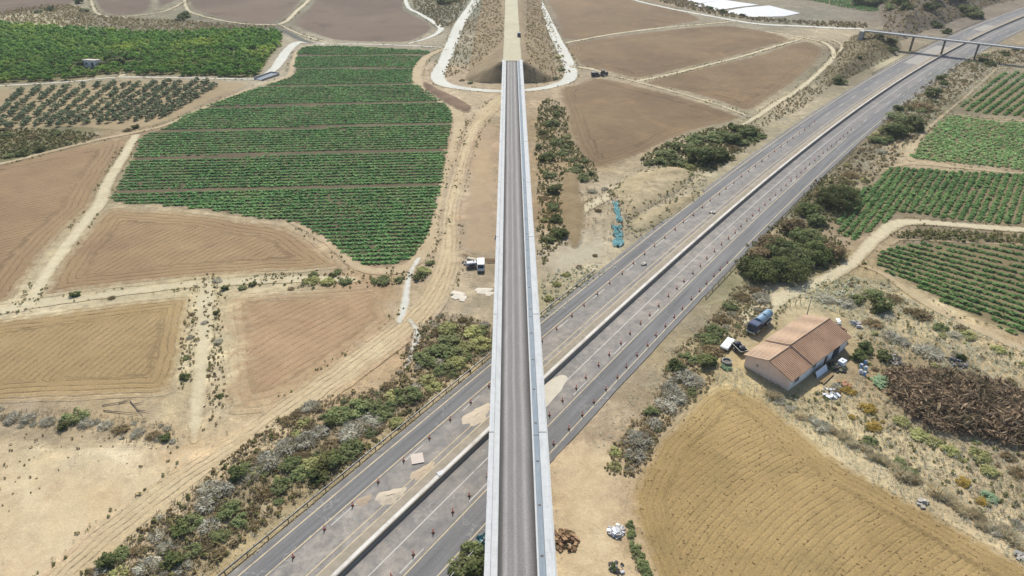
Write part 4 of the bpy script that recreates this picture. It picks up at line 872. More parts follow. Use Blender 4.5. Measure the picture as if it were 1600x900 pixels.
x, y = in_zone([(1392, 583), (1450, 578), (1520, 592), (1600, 620), (1690, 650), (1690, 712), (1600, 698), (1520, 680), (1450, 665), (1400, 625)], .5, 27, 1.6)
_hp = [(1385, 590), (1450, 578), (1520, 592), (1600, 618), (1690, 648), (1690, 716), (1600, 704), (1520, 690), (1450, 675), (1395, 632)]
hzB = mound('brush_mound', _hp, 2.2, .5, sheet_mat('brush_soil', col(112, 90, 74), col(132, 108, 88), 0, 1, 1.5, .1, spots=.7), 1.0, 'brown earth under the heap of cut branches', .9, 6)
stuff([(905, 300), (960, 290), (1000, 268), (1090, 262), (1098, 300), (1040, 345), (985, 372), (945, 372), (915, 350)], 1.7, 48, 1.1, TUFT_T, GRYL, 'dry_scrub', 'grey dry scrub around the teal netting', 'scrub', .6)
PILE = leaf_mat('brown_branches', col(84, 70, 58, .8), col(186, 162, 138, 1.2), col(92, 92, 66), .22, .6)
PILE_T = []
for k in range(4):
    rg = np.random.default_rng(800 + k); n_ = 16; d_ = rg.normal(size=(n_, 3)); d_[:, 2] = np.abs(d_[:, 2]) * .5; C_ = d_ * np.array([.55, .55, .35]); C_[:, 2] += .1
    v_, f_ = leaf_quads(C_, rg.normal(size=(n_, 3)) + np.array([0, 0, .8]), .26, rg, 5.0); v_[:, 2] = np.maximum(v_[:, 2], 0); PILE_T.append((v_, f_, rg.uniform(0, 1, n_)))
x = x + RNG.normal(size=len(x)) * .5; y = y + RNG.normal(size=len(x)) * .5
scatter_mesh('brush_heap', np.column_stack([x, y, np.array([hzB(a, b) for a, b in zip(x, y)]) + 1.2 * np.abs(fnoise(x, y, 4, 5))]), np.where(RNG.uniform(0, 1, len(x)) > .85, 1.2, .62) * RNG.uniform(.5, 1.5, len(x)), PILE_T, PILE, 'long dark brown heap of cut branches at the right edge', 'brush heap', 1.0)

# weeds along both rims of every dirt track
_wp = []
for (P, wa) in TRACKS:
    L = np.concatenate([[0], np.cumsum(np.hypot(*np.diff(P, axis=0).T))]); tt = np.arange(0, L[-1], .9)
    px_ = np.interp(tt, L, P[:, 0]); py_ = np.interp(tt, L, P[:, 1]); w_ = np.interp(tt, L, wa); dx = np.gradient(px_); dy = np.gradient(py_); n_ = np.hypot(dx, dy) + 1e-9
    for s_ in (-1, 1):
        for rep in range(2):
            o_ = s_ * (w_ / 2 + RNG.normal(size=len(tt)) * .45 + .35); x_ = px_ - dy / n_ * o_ + RNG.normal(size=len(tt)) * .3; y_ = py_ + dx / n_ * o_ + RNG.normal(size=len(tt)) * .3
            k_ = fnoise(x_, y_, 7, 88, 3) + .3 * RNG.normal(size=len(tt)) > .18; _wp.append(np.stack([x_[k_], y_[k_]], 1))
_wp = np.concatenate(_wp); _wp = _wp[(emb_h(_wp[:, 0], _wp[:, 1]) < .2)]
h_ = len(_wp) // 2; RNG.shuffle(_wp)
scatter_mesh('roadside_weeds', np.column_stack([_wp[:h_], np.full(h_, .1)]), .75 * RNG.uniform(.5, 1.5, h_), WEED_T, OLIVEM, 'olive weeds along the rims of the dirt tracks', 'weeds', .8)
scatter_mesh('roadside_grass', np.column_stack([_wp[h_:], np.full(len(_wp) - h_, .1)]), .7 * RNG.uniform(.5, 1.5, len(_wp) - h_), TUFT_T, DRY, 'dry brown tufts along the rims of the dirt tracks', 'grass', .8)
stuff('belt', 1.0, 60, 1.2, TUFT_T, GRYL, 'dry_scrub', 'tangled grey dead stems in the scrub belt left of the motorway', 'scrub', .8, .8)
stuff('near_right', 1.0, 61, 1.1, TUFT_T, GRYL, 'dry_scrub', 'tangled grey stems on the right verge beside the golden field', 'scrub', .6, .8)
stuff('farm', 1.5, 62, 1.0, TUFT_T, GRYL, 'dry_scrub', 'tangled grey stems on the rough ground by the farmhouse', 'scrub', .6, .8)

# ================================================================== TREES IN ROWS
def grove_mesh(name, seed, leaves, mat, rx, h, rc, leaf, tr=.12, dens=22):
    v, f, w = cloud(leaves // dens, dens, rx, rx, h, rc, leaf, seed); v[:, 2] += .35
    me = leafmesh(name, [(v, f, w)], mat)
    return me
ORG = leaf_mat('orchard_leaves', col(60, 100, 42, 1.4), col(112, 148, 64, 1.4), col(160, 172, 68, 1.35), .03, .7)
OLG = leaf_mat('olive_leaves', col(84, 98, 76, 1.4), col(130, 140, 112, 1.4))
BARK = plain('bark', col(110, 94, 78), .2, 3)
orc = [grove_mesh('orchard_tree', 200 + k, 198, ORG, 2.0, 2.6, .85, .62) for k in range(3)]
olv = [grove_mesh('olive_tree', 210 + k, 220, OLG, 1.7, 2.9, .75, .48) for k in range(3)]
PRW = smooth(world(ORCH), True, 3); mn = PRW.min(0); mx = PRW.max(0)
pts = []
ang = math.radians(8); ca, sa = math.cos(ang), math.sin(ang); cc = (mn + mx) / 2
clr = [(np.array(spot(147, 106)), 8.5), (np.array(spot(178, 97)), 6), (np.array(spot(206, 100)), 6), (np.array(spot(130, 103)), 5)]
gapA, gapB = np.array(spot(215, 86)), np.array(spot(412, 81))
for i in np.arange(-140, 140, 5.1):
    for j in np.arange(-140, 140, 3.3):
        p = cc + np.array([ca * j - sa * i, sa * j + ca * i]) + RNG.normal(size=2) * .35
        if mn[0] < p[0] < mx[0] and mn[1] < p[1] < mx[1]: pts.append(p)
pts = np.array(pts); ok = poly_sd(pts[:, 0], pts[:, 1], PRW) > 1.2
for c, r in clr: ok &= np.hypot(pts[:, 0] - c[0], pts[:, 1] - c[1]) > r
dg, _ = seg_dist(pts[:, 0], pts[:, 1], [gapA, gapB], False); ok &= dg > 2.6
ok &= RNG.uniform(0, 1, len(pts)) > .03
vis = (pts[:, 0] / depth(pts[:, 0], pts[:, 1]) * FPX + CX) > -25
pts = pts[ok & vis]; pts = pts[np.argsort(pts[:, 1])]
near, rest = pts[:298], pts[298:]
for i, p in enumerate(near):
    o = obj('orchard_tree', orc[i % 3]); o.location = (p[0], p[1], .03); s = random.uniform(.85, 1.2); o.scale = (s, s, s * random.uniform(.85, 1.1)); o.rotation_euler[2] = random.uniform(0, 6.28)
    tag(o, 'round green orchard tree in the front rows beside the white farm track', 'tree', 'front orchard trees')
def mesh_arrays(me):
    V = np.zeros(len(me.vertices) * 3, np.float32); me.vertices.foreach_get('co', V); F = np.zeros(len(me.polygons) * 4, np.int32); me.loops.foreach_get('vertex_index', F)
    w = np.zeros(len(me.polygons), np.float32); me.attributes['var'].data.foreach_get('value', w); return V.reshape(-1, 3), F.reshape(-1, 4), w
ORT = [cloud(6, 11, 2.0, 2.0, 2.9, .95, .9, 230 + k) for k in range(4)]
scatter_mesh('orchard_rows', np.column_stack([rest, np.full(len(rest), .3)]), RNG.uniform(.85, 1.2, len(rest)), ORT, ORG, 'dense green orchard filling the far upper left', 'orchard', 1.0)
# olives
olab = 0
ra0, ra1 = np.array(spot(18, 197)), np.array(spot(84, 139)); rb0, rb1 = np.array(spot(300, 176)), np.array(spot(388, 128))
POs = smooth(world(OLIVE), True, 3); nrow = 14
for r in range(-2, nrow + 1):
    a = ra0 + (rb0 - ra0) * r / nrow; b = ra1 + (rb1 - ra1) * r / nrow; d = (b - a); L = np.hypot(*d); d /= L; a = a - d * 6; L += 12; t = random.uniform(0, 2); k = 0; run = []
    while t < L:
        p = a + d * t + RNG.normal(size=2) * .35; s = float(poly_sd(np.array([p[0]]), np.array([p[1]]), POs)[0])
        sx = p[0] / depth(p[0], p[1]) * FPX + CX
        if s > 1.2 and sx > -12 and random.random() > .06: run.append(p)
        t += 2.9
    for k, p in enumerate(run):
        if olab >= 299: break
        o = obj('olive_tree', olv[olab % 3]); o.location = (p[0], p[1], .03); s = random.uniform(.72, .98); o.scale = (s, s, s * random.uniform(.85, 1.1)); o.rotation_euler[2] = random.uniform(0, 6.28)
        tag(o, f'grey-green olive tree, {ordw(k + 1)} from the near end of the {ordw(r + 3)} row from the left', 'olive tree', 'olive trees in slanting rows'); olab += 1

# ================================================================== SHRUBS AND SINGLE TREES
M_DG = leaf_mat('dark_evergreen_leaves', col(66, 80, 46, 1.4), col(108, 116, 70, 1.4), col(120, 104, 62), .2, .5)
M_GR = leaf_mat('green_bush_leaves', col(86, 100, 62, 1.4), col(132, 140, 94, 1.4), col(130, 124, 86), .2, .5)
M_YG = leaf_mat('yellow_green_leaves', col(134, 140, 86, 1.3), col(180, 178, 122, 1.3), col(150, 140, 96), .2, .5)
M_GY = leaf_mat('grey_bush_twigs', col(150, 141, 132, 1.4), col(198, 187, 176, 1.4), col(128, 116, 90), .2, .5)
M_BR = leaf_mat('brown_bush_twigs', col(120, 104, 78, 1.15), col(156, 138, 106, 1.15), col(112, 104, 72), .2, .4)
M_PK = leaf_mat('pinkish_grass_blades', col(190, 156, 126, 1.5), col(224, 194, 162, 1.5), col(186, 166, 124), .2, .5)
M_BG = leaf_mat('bluish_leaves', col(110, 138, 108, 1.3), col(150, 172, 140, 1.3))
M_OR = leaf_mat('ochre_leaves', col(150, 122, 44, 1.25), col(184, 158, 74, 1.25), col(120, 120, 56), .2, .4)
KINDS = {}
def mk_kind(key, mats, n, **kw):
    L = []
    for k in range(n):
        sd = 300 + len(KINDS) * 17 + k
        if key == 'grey': parts = [twigs(420, 1.05, 1.05, .95, .035, sd, 1.0), cloud(11, 16, .95, .95, .8, .32, .13, sd)]
        elif key == 'brown': parts = [twigs(320, 1.05, 1.0, .85, .045, sd, 1.0), cloud(12, 16, .95, .95, .75, .34, .16, sd)]
        elif key == 'tuft': parts = [twigs(520, 1.1, .9, 1.0, .040, sd, .7)]
        elif key == 'dark': parts = [cloud(26, 34, 1.0, 1.0, 1.25, .36, .17, sd)]
        elif key == 'pale': parts = [cloud(22, 30, 1.0, 1.0, .85, .34, .15, sd), twigs(120, 1.05, 1.05, .9, .03, sd)]
        else: parts = [cloud(22, 30, 1.0, 1.0, .9, .35, .16, sd)]
        L.append(leafmesh(kw.get('nm', 'shrub'), parts, mats))
    KINDS[key] = L
mk_kind('green', M_GR, 4); mk_kind('grey', M_GY, 4); mk_kind('dark', M_DG, 4); mk_kind('pale', M_YG, 3); mk_kind('brown', M_BR, 3); mk_kind('tuft', M_PK, 3, nm='grass_tuft'); mk_kind('blue', M_BG, 2); mk_kind('ochre', M_OR, 2)
WORD = {'green': 'green bush', 'grey': 'grey bush', 'dark': 'dark bush', 'pale': 'yellowish bush', 'brown': 'brown bush', 'tuft': 'tan grass tuft', 'blue': 'bluish spiky bush', 'ochre': 'ochre bush'}
SZW = lambda r: 'large' if r > 2.1 else ('small' if r < 1.15 else 'middling')
ONAME = dict(green='green_bush', grey='grey_bush', dark='dark_bush', pale='pale_bush', brown='brown_bush', tuft='grass_tuft', blue='spiky_bush', ochre='ochre_bush')
SHR = []                                           # zone, kind, x, y, r, z
def shrub(zone, kind, x, y, r, z=0.0): SHR.append((zone, kind, x, y, r, z))
def by_px(zone, items, hz=None):
    for (px, py, rp, kd) in items:
        x, y = spot(px, py); r = rp * mpp(px, py); shrub(zone, kd, x, y, r, 0 if hz is None else hz(x, y))
def fill(zone, px, spacing, r0, r1, weights, seed, hz=None, cap=80):
    P = smooth(world(px), True, 3); mn = P.min(0); mx = P.max(0); r = np.random.default_rng(seed); ks = list(weights); w = np.array([weights[k] for k in ks], float); w /= w.sum(); n = 0
    for t in range(6000):
        if n >= cap: break
        p = mn + (mx - mn) * r.uniform(0, 1, 2)
        if poly_sd(p[0:1], p[1:2], P)[0] < .3: continue
        rr = r0 + (r1 - r0) * r.uniform(0, 1) ** 1.5
        if any(z == zone and math.hypot(p[0] - x, p[1] - y) < (rr + q) * .5 * spacing for (z, _, x, y, q, _z) in SHR): continue
        # kinds gather in patches
        f = float(fnoise(p[0:1], p[1:2], 11, seed)[0]); kd = ks[int(np.clip(np.searchsorted(np.cumsum(w), (f + r.normal() * .25 + .7) / 1.4), 0, len(ks) - 1))]
        shrub(zone, kd, p[0], p[1], rr, 0 if hz is None else hz(p[0], p[1])); n += 1
ZW = {'belt': 'in the scrub belt left of the motorway', 'west': 'on the bank below the straw field', 'near': 'between the right carriageway and the golden field',
 'wood': 'among the dark trees right of the motorway', 'far': 'along the far right side of the motorway', 'farm': 'on the rough ground right of the farmhouse', 'gully': 'in the gully right of the viaduct',
 'brake': 'in the thicket below the right brown field', 'hedge': 'in the row above the golden field', 'lane': 'beside the pale farm lanes', 'hill': 'at the foot of the far hillside', 'top': 'among the far fields at the upper left',
 'hut': 'beside the white hut in the orchard', 'bank': 'on the tan banks right of the viaduct', 'slope': 'on the slope beside the overpass', 'bridge': 'near the lower edge beside the viaduct', 'verge': 'on the weedy verge at the left edge', 'abut': 'at the foot of the rail embankment'}
by_px('belt', [(700, 545, 26, 'green'), (668, 560, 24, 'green'), (725, 545, 20, 'pale'), (750, 540, 18, 'pale'), (700, 515, 20, 'pale'), (738, 520, 16, 'pale'), (755, 518, 13, 'green'), (712, 570, 18, 'pale'), (690, 580, 14, 'green'),
 (668, 596, 14, 'pale'), (636, 620, 22, 'green'), (650, 606, 12, 'grey'), (608, 638, 14, 'green'), (580, 640, 20, 'green'), (555, 642, 22, 'green'), (530, 652, 20, 'green'), (518, 660, 14, 'dark'), (600, 652, 14, 'green'), (575, 664, 22, 'grey'), (548, 678, 22, 'grey'),
 (500, 676, 18, 'grey'), (480, 690, 20, 'grey'), (450, 700, 22, 'grey'), (420, 722, 24, 'grey'), (455, 728, 18, 'green'), (488, 728, 18, 'pale'), (520, 722, 20, 'dark'), (550, 704, 20, 'green'), (540, 715, 16, 'green'), (500, 745, 18, 'dark'), (472, 742, 18, 'green'),
 (440, 762, 16, 'green'), (415, 770, 18, 'brown'), (390, 745, 18, 'grey'), (370, 745, 16, 'dark'), (345, 770, 20, 'grey'), (322, 790, 20, 'grey'), (328, 825, 18, 'grey'), (300, 822, 18, 'green'), (282, 830, 16, 'dark'), (358, 800, 18, 'green'), (375, 815, 14, 'green'),
 (260, 856, 18, 'grey'), (245, 838, 14, 'grey'), (270, 880, 18, 'dark'), (232, 888, 20, 'grey'), (170, 880, 16, 'dark'), (190, 868, 14, 'green'), (160, 892, 14, 'grey'), (215, 862, 14, 'brown'), (300, 862, 16, 'green'), (325, 855, 16, 'brown'), (345, 838, 14, 'green'), (395, 800, 14, 'brown')])
fill('belt', Z['belt'], 1.0, .7, 1.9, {'grey': 5, 'brown': 3, 'green': 1.5, 'pale': 2}, 51, cap=80)
by_px('west', [(118, 652, 19, 'green'), (20, 655, 14, 'grey'), (45, 655, 14, 'grey'), (75, 660, 13, 'grey'), (100, 668, 10, 'dark'), (135, 664, 12, 'grey'), (165, 666, 13, 'grey'), (190, 672, 13, 'brown'), (215, 678, 12, 'grey'), (240, 682, 12, 'brown'), (258, 686, 9, 'dark'), (10, 652, 9, 'brown')])
fill('west', Z['west'], 1.0, .6, 1.2, {'grey': 3, 'brown': 2, 'dark': 1}, 52, cap=14)
by_px('near', [(1058, 575, 15, 'dark'), (1080, 562, 14, 'green'), (1106, 570, 17, 'dark'), (1112, 548, 18, 'brown'), (1070, 590, 20, 'grey'), (1085, 598, 18, 'grey'), (1050, 615, 22, 'grey'), (1040, 635, 18, 'grey'), (1062, 625, 16, 'grey'), (1018, 645, 12, 'green'), (1000, 690, 22, 'grey'), (1022, 665, 14, 'grey'),
 (992, 712, 17, 'grey'), (962, 708, 12, 'pale'), (962, 730, 11, 'pale'), (1010, 678, 14, 'brown'), (1116, 520, 16, 'green'), (1128, 500, 15, 'brown'), (1140, 480, 14, 'green'), (1108, 532, 15, 'green'), (1160, 465, 14, 'brown'), (1190, 468, 15, 'grey'), (1180, 455, 12, 'brown'), (1135, 575, 9, 'blue')])
fill('near', Z['near_right'], 1.1, .6, 1.5, {'brown': 2, 'grey': 2, 'green': 2, 'pale': 1}, 53, cap=34)
fill('far', Z['far_right'], 1.3, 1.4, 2.8, {'brown': 2, 'dark': 3, 'pale': 1, 'grey': 2, 'green': 2}, 54, cap=46)
by_px('far', [(1395, 210, 26, 'dark'), (1420, 200, 22, 'dark'), (1440, 170, 20, 'brown'), (1400, 185, 18, 'green'), (1372, 222, 16, 'green'), (1330, 275, 14, 'brown'), (1456, 150, 12, 'dark')])
by_px('farm', [(1290, 468, 16, 'grey'), (1322, 475, 18, 'grey'), (1340, 470, 14, 'green'), (1370, 482, 22, 'dark'), (1398, 468, 13, 'brown'), (1365, 460, 14, 'green'), (1440, 495, 20, 'brown'), (1420, 488, 12, 'brown'), (1365, 508, 16, 'brown'), (1392, 528, 17, 'grey'), (1410, 535, 15, 'grey'), (1450, 552, 23, 'grey'), (1496, 556, 12, 'grey'),
 (1492, 525, 12, 'grey'), (1512, 525, 12, 'pale'), (1470, 515, 12, 'green'), (1560, 548, 12, 'pale'), (1378, 600, 16, 'blue'), (1352, 548, 14, 'dark'), (1340, 560, 13, 'dark'), (1380, 560, 12, 'dark'), (1500, 560, 10, 'dark'), (1365, 668, 12, 'ochre'), (1325, 612, 12, 'ochre'), (1355, 640, 14, 'ochre'), (1435, 680, 15, 'pale'), (1455, 690, 14, 'pale'), (1408, 660, 14, 'pale'),
 (1485, 705, 13, 'pale'), (1530, 712, 17, 'pale'), (1545, 738, 15, 'pale'), (1505, 755, 13, 'ochre'), (1545, 778, 13, 'blue'), (1420, 738, 12, 'green'), (1405, 722, 9, 'green'), (1590, 740, 14, 'brown'), (1575, 715, 12, 'brown'), (1535, 785, 10, 'ochre'), (1588, 820, 11, 'grey'), (1360, 692, 11, 'green')])
fill('farm', Z['farm'], 1.7, .5, 1.4, {'grey': 2, 'brown': 3, 'pale': 3, 'green': 1, 'ochre': .7}, 55, cap=66)
by_px('gully', [(862, 195, 12, 'green'), (872, 225, 13, 'green'), (855, 250, 12, 'dark'), (880, 240, 11, 'green'), (856, 275, 11, 'green'), (866, 300, 11, 'dark'), (864, 325, 12, 'green'), (870, 345, 11, 'dark'), (874, 368, 13, 'dark'), (858, 375, 11, 'green'), (895, 270, 12, 'green'), (912, 280, 13, 'green'), (905, 262, 9, 'green'), (850, 215, 9, 'brown'), (886, 215, 8, 'pale'), (850, 345, 9, 'pale'), (850, 310, 8, 'brown')])
fill('gully', Z['gully'], 1.1, .9, 1.9, {'green': 3, 'dark': 2, 'brown': 1, 'pale': 1}, 56, cap=26)
by_px('brake', [(1040, 243, 17, 'green'), (1070, 236, 20, 'green'), (1098, 252, 24, 'dark'), (1120, 248, 20, 'dark'), (1085, 222, 17, 'green'), (1115, 218, 18, 'green'), (1145, 222, 18, 'dark'), (1168, 212, 16, 'dark'), (1060, 255, 14, 'green'), (1030, 255, 13, 'green'), (1012, 256, 9, 'green'), (1075, 262, 12, 'pale'), (1160, 225, 12, 'green')])
fill('brake', Z['brake'], .9, 1.5, 2.8, {'dark': 2, 'green': 2, 'brown': 1}, 57, cap=18)
by_px('bank', [(945, 296, 7, 'grey'), (970, 290, 8, 'brown'), (990, 297, 10, 'grey'), (1008, 285, 9, 'grey'), (1030, 275, 11, 'brown'), (1076, 275, 9, 'green'), (1048, 290, 8, 'grey'), (925, 300, 8, 'grey'), (902, 302, 7, 'grey'), (1050, 258, 8, 'dark'), (935, 330, 7, 'brown'), (965, 298, 6, 'dark'), (870, 445, 8, 'pale'), (858, 468, 9, 'pale'), (885, 430, 7, 'pale'), (905, 418, 6, 'brown'), (930, 400, 5, 'brown')])
by_px('lane', [(486, 440, 14, 'pale'), (512, 442, 12, 'pale'), (540, 440, 11, 'green'), (528, 426, 8, 'green'), (520, 432, 7, 'dark'), (490, 430, 8, 'green'), (455, 452, 6, 'brown'), (600, 440, 13, 'green'), (585, 440, 8, 'green'), (625, 438, 9, 'green'), (662, 425, 14, 'pale'), (656, 434, 11, 'dark'), (672, 412, 8, 'green'),
 (340, 440, 8, 'grey'), (352, 452, 7, 'dark'), (118, 462, 8, 'dark'), (175, 466, 6, 'brown'), (300, 492, 5, 'brown'), (297, 528, 7, 'grey'), (292, 560, 6, 'green'), (290, 590, 9, 'dark'), (342, 535, 8, 'grey'), (338, 490, 5, 'dark'), (320, 505, 6, 'grey'), (326, 588, 5, 'brown'), (345, 620, 5, 'dark'), (380, 450, 8, 'green'), (395, 445, 6, 'dark')])
for i in range(26):
    t = i / 25; px = 1207 + (1602 - 1207) * t + random.uniform(-4, 4); py = 628 + (868 - 628) * (t ** 1.0) + random.uniform(-4, 3)
    if 1430 < px < 1450: continue
    x, y = spot(px, py - 10); shrub('hedge', 'tuft' if random.random() < .8 else 'grey', x, y, random.uniform(1.2, 2.1))
by_px('hill', [(1312, 130, 11, 'dark'), (1390, 75, 9, 'dark'), (1392, 84, 8, 'dark')], hzC)
by_px('hill', [(1462, 42, 12, 'dark'), (1478, 52, 8, 'dark'), (1510, 24, 18, 'dark'), (1524, 28, 14, 'dark'), (1440, 18, 20, 'dark'), (1420, 14, 18, 'dark'), (1402, 20, 16, 'dark'), (1465, 14, 20, 'dark'), (1388, 24, 12, 'green'), (1490, 12, 16, 'dark'), (1410, 32, 12, 'dark'), (1450, 30, 12, 'dark')], hzH)
by_px('top', [(290, 27, 11, 'dark'), (282, 32, 8, 'dark'), (125, 5, 9, 'dark'), (133, 18, 8, 'green'), (80, 16, 8, 'dark'), (60, 20, 7, 'green'), (1340, 8, 13, 'dark'), (1360, 10, 13, 'dark'), (1380, 8, 14, 'dark'), (1130, 20, 6, 'dark'), (1160, 26, 5, 'dark'), (1108, 14, 5, 'dark'), (695, 6, 12, 'dark'), (710, 2, 9, 'green')])
by_px('hut', [(127, 105, 11, 'dark'), (167, 104, 12, 'dark'), (182, 102, 15, 'dark'), (192, 92, 12, 'dark'), (174, 90, 11, 'dark')])
by_px('verge', [(15, 245, 8, 'green'), (38, 242, 10, 'dark'), (62, 236, 9, 'dark'), (10, 212, 8, 'green'), (50, 215, 9, 'brown'), (90, 210, 9, 'green'), (110, 216, 8, 'brown'), (200, 204, 8, 'brown'), (212, 200, 6, 'dark')])
by_px('slope', [(1340, 100, 5, 'dark'), (1370, 70, 7, 'dark')], hzC)
by_px('abut', [(835, 128, 6, 'green'), (850, 126, 7, 'dark'), (865, 124, 7, 'green'), (830, 118, 6, 'brown'), (876, 110, 6, 'green'), (872, 90, 6, 'pale'), (735, 130, 5, 'green'), (722, 126, 5, 'brown')])
by_px('bridge', [(735, 868, 24, 'green'), (722, 888, 22, 'green'), (748, 890, 20, 'dark'), (742, 858, 14, 'pale'), (888, 838, 13, 'brown'), (876, 852, 12, 'brown'), (986, 835, 9, 'green'), (990, 855, 11, 'green'), (996, 870, 11, 'green'), (1004, 885, 12, 'green'), (1010, 898, 10, 'green'), (984, 820, 7, 'green'), (958, 888, 8, 'dark')])
cnt = {}; order = {}
for i, (zn, kd, x, y, r, z) in enumerate(SHR): order.setdefault((zn, kd), []).append((y, i))
rank = {}
for key, L in order.items():
    L.sort()
    for k, (yy, i) in enumerate(L): rank[i] = (k + 1, len(L))
for i, (zn, kd, x, y, r, z) in enumerate(SHR):
    big = kd == 'dark' and r > 3.0
    me = KINDS[kd][i % len(KINDS[kd])]; o = obj(ONAME[kd], me); o.location = (x, y, z + .02)
    hsc = {'dark': .8, 'grey': .55, 'tuft': .7, 'green': .62}.get(kd, .55) * random.uniform(.8, 1.1)
    o.scale = (r * random.uniform(.9, 1.15), r * random.uniform(.9, 1.15), r * hsc); o.rotation_euler[2] = random.uniform(0, 6.28)
    k, n = rank[i]; nm = (f'{ordw(k)} nearest {WORD[kd]} {ZW[zn]}, {SZW(r)}' if n > 1 else f'{SZW(r)} {WORD[kd]} {ZW[zn]}')
    tag(o, nm, 'grass tuft' if kd == 'tuft' else 'bush', ('grass tufts ' if kd == 'tuft' else 'bushes ') + ZW[zn])
# standing trees with trunk and crown
def bigtree(px, py, rp, h, mat, label, seed):
    x, y = spot(px, py); r = 1.35 * rp * mpp(px, py); h *= 1.15; t = empty('tree', (x, y, 0)); tag(t, label, 'tree', 'dark trees right of the motorway')
    q = MB(); q.cyl((0, 0, -.1), (.1, 0, h * .45), .28, .18, 8)
    for k in range(5):
        a = k * 1.3 + seed; q.cyl((.05, 0, h * .3), (math.cos(a) * r * .6, math.sin(a) * r * .6, h * .65), .13, .05, 6)
    q.build('trunk', BARK, t)
    v, f, w = cloud(int(30 + r * 7), 42, r, r, h, r * .26, .36, seed); v[:, 2] += h * .10
    v2, f2, w2 = cloud(12, 40, r * .6, r * .6, h * 1.05, r * .26, .36, seed + 5); v2[:, 2] += h * .1
    obj('crown', leafmesh('crown', [(v, f, w), (v2, f2, w2)], mat), t)
TR = [(1192, 435, 24, 3.6, M_DG), (1178, 425, 20, 3.2, M_DG), (1228, 432, 26, 4.0, M_DG), (1222, 400, 22, 3.8, M_GR), (1205, 390, 18, 3.2, M_BR), (1250, 412, 20, 3.4, M_GR), (1275, 405, 22, 3.6, M_DG), (1298, 400, 16, 2.8, M_BR), (1258, 380, 20, 3.2, M_GR), (1240, 362, 16, 3.0, M_BR),
 (1308, 322, 26, 5.2, M_DG), (1290, 315, 15, 3.6, M_BR), (1325, 312, 14, 3.2, M_DG), (1262, 335, 15, 3.0, M_DG), (1275, 350, 12, 2.4, M_GR), (1185, 405, 14, 2.8, M_BR)]
for i, (px, py, rp, h, m) in enumerate(TR):
    wd = {M_DG.name: 'dark evergreen', M_GR.name: 'mid green', M_BR.name: 'brownish'}[m.name]
    bigtree(px, py, rp, h, m, f'{wd} bushy tree in the thicket right of the motorway, {ordw(i + 1)} of the group' if px < 1285 or py > 390 else f'{wd} bushy tree left of the steep crop rows, ' + {1308: 'the tallest', 1290: 'on its motorway side', 1325: 'touching the crop'}.get(px, 'small'), 500 + i * 11)
# ================================================================== FARMHOUSE
def tile_mat(name, c1, c2, c3):
    m, t, b = newmat(name); P = t.obj(); s = t.new('ShaderNodeSeparateXYZ'); t.put(s.inputs[0], P)
    c = t.mix(t.ramp(t.noise(P, .35, 5, .6, .5), .38, .62), c1, c2); c = t.mix(t.ramp(t.noise(P, .9, 4, .7), .58, .7, 0, .6), c, c3)
    vx = t.new('ShaderNodeTexVoronoi'); t.put(vx.inputs['Vector'], t.scalexyz(P, (4.2, 2.4, 0))); c = t.gain(c, t.ramp(vx.outputs['Color'], 0, 1, .84, 1.14))
    rows = t.math('FRACT', t.math('MULTIPLY', s.outputs[1], 2.35)); ribs = t.math('SINE', t.math('MULTIPLY', s.outputs[0], 2 * PI / .26))
    c = t.gain(c, t.ramp(rows, .0, .18, .70, 1.0)); t.l.new(c, b.inputs['Base Color'])
    bump(t, b, t.math('ADD', t.math('MULTIPLY', ribs, .5), t.math('MULTIPLY', rows, .8)), .7, .08); return m
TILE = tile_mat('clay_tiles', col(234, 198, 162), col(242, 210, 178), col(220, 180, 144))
TILE2 = tile_mat('shaded_clay_tiles', col(210, 168, 136), col(226, 184, 150), col(184, 146, 118))  # same clay tiles, with the shade of the slope facing off the sun painted in
def render_mat(name, c, dirt):
    m, t, b = newmat(name); P = t.obj()
    cc = t.gain(c, t.ramp(t.noise(P, 1.4, 5, .65), .2, .8, .90, 1.08)); cc = t.mix(t.ramp(t.noise(t.scalexyz(P, (1.2, 1.2, .3)), .8, 5, .7), .46, .66, 0, .55), cc, dirt)
    s = t.new('ShaderNodeSeparateXYZ'); t.put(s.inputs[0], P); lo = t.math('MULTIPLY', t.ramp(s.outputs[2], .2, 1.0, 1, 0), t.ramp(t.noise(P, 1.2, 4), .35, .6))
    cc = t.mix(t.math('MULTIPLY', lo, .6), cc, dirt); t.l.new(cc, b.inputs['Base Color']); return m
PINKW = render_mat('pink_render', (.82, .60, .46, 1), (.70, .53, .41, 1)); WHITW = render_mat('off_white_render', (.78, .75, .70, 1), (.55, .50, .44, 1))
DARKG = plain('dark_glass', (.03, .035, .04, 1), .1, 1, .2, .5); DARKD = plain('dark_door', (.06, .06, .07, 1), .2, 2)
WOODM = plain('weathered_wood', col(176, 150, 108), .2, 3)
hs = spot(1231, 611); HZ = math.atan2(14.5, 17.8)
house = empty('farmhouse', (hs[0], hs[1], 0), HZ); tag(house, 'pinkish farmhouse with a clay tiled gable roof in two steps', 'house')
LH, WH, XS = 23.0, 10.6, 7.4
q = MB(); q.mi = 0; q.prism([(0, -.2), (WH, -.2), (WH, 3.0), (WH / 2, 4.75), (0, 3.0)], 0, XS, 'X'); q.prism([(.02, -.2), (WH - .02, -.2), (WH - .02, 3.3), (WH / 2, 5.1), (.02, 3.3)], XS + .01, LH, 'X')
w = q.build('wall', [PINKW, WHITW], house)
for p in w.data.polygons:
    if p.normal.y < -.9: p.material_index = 1
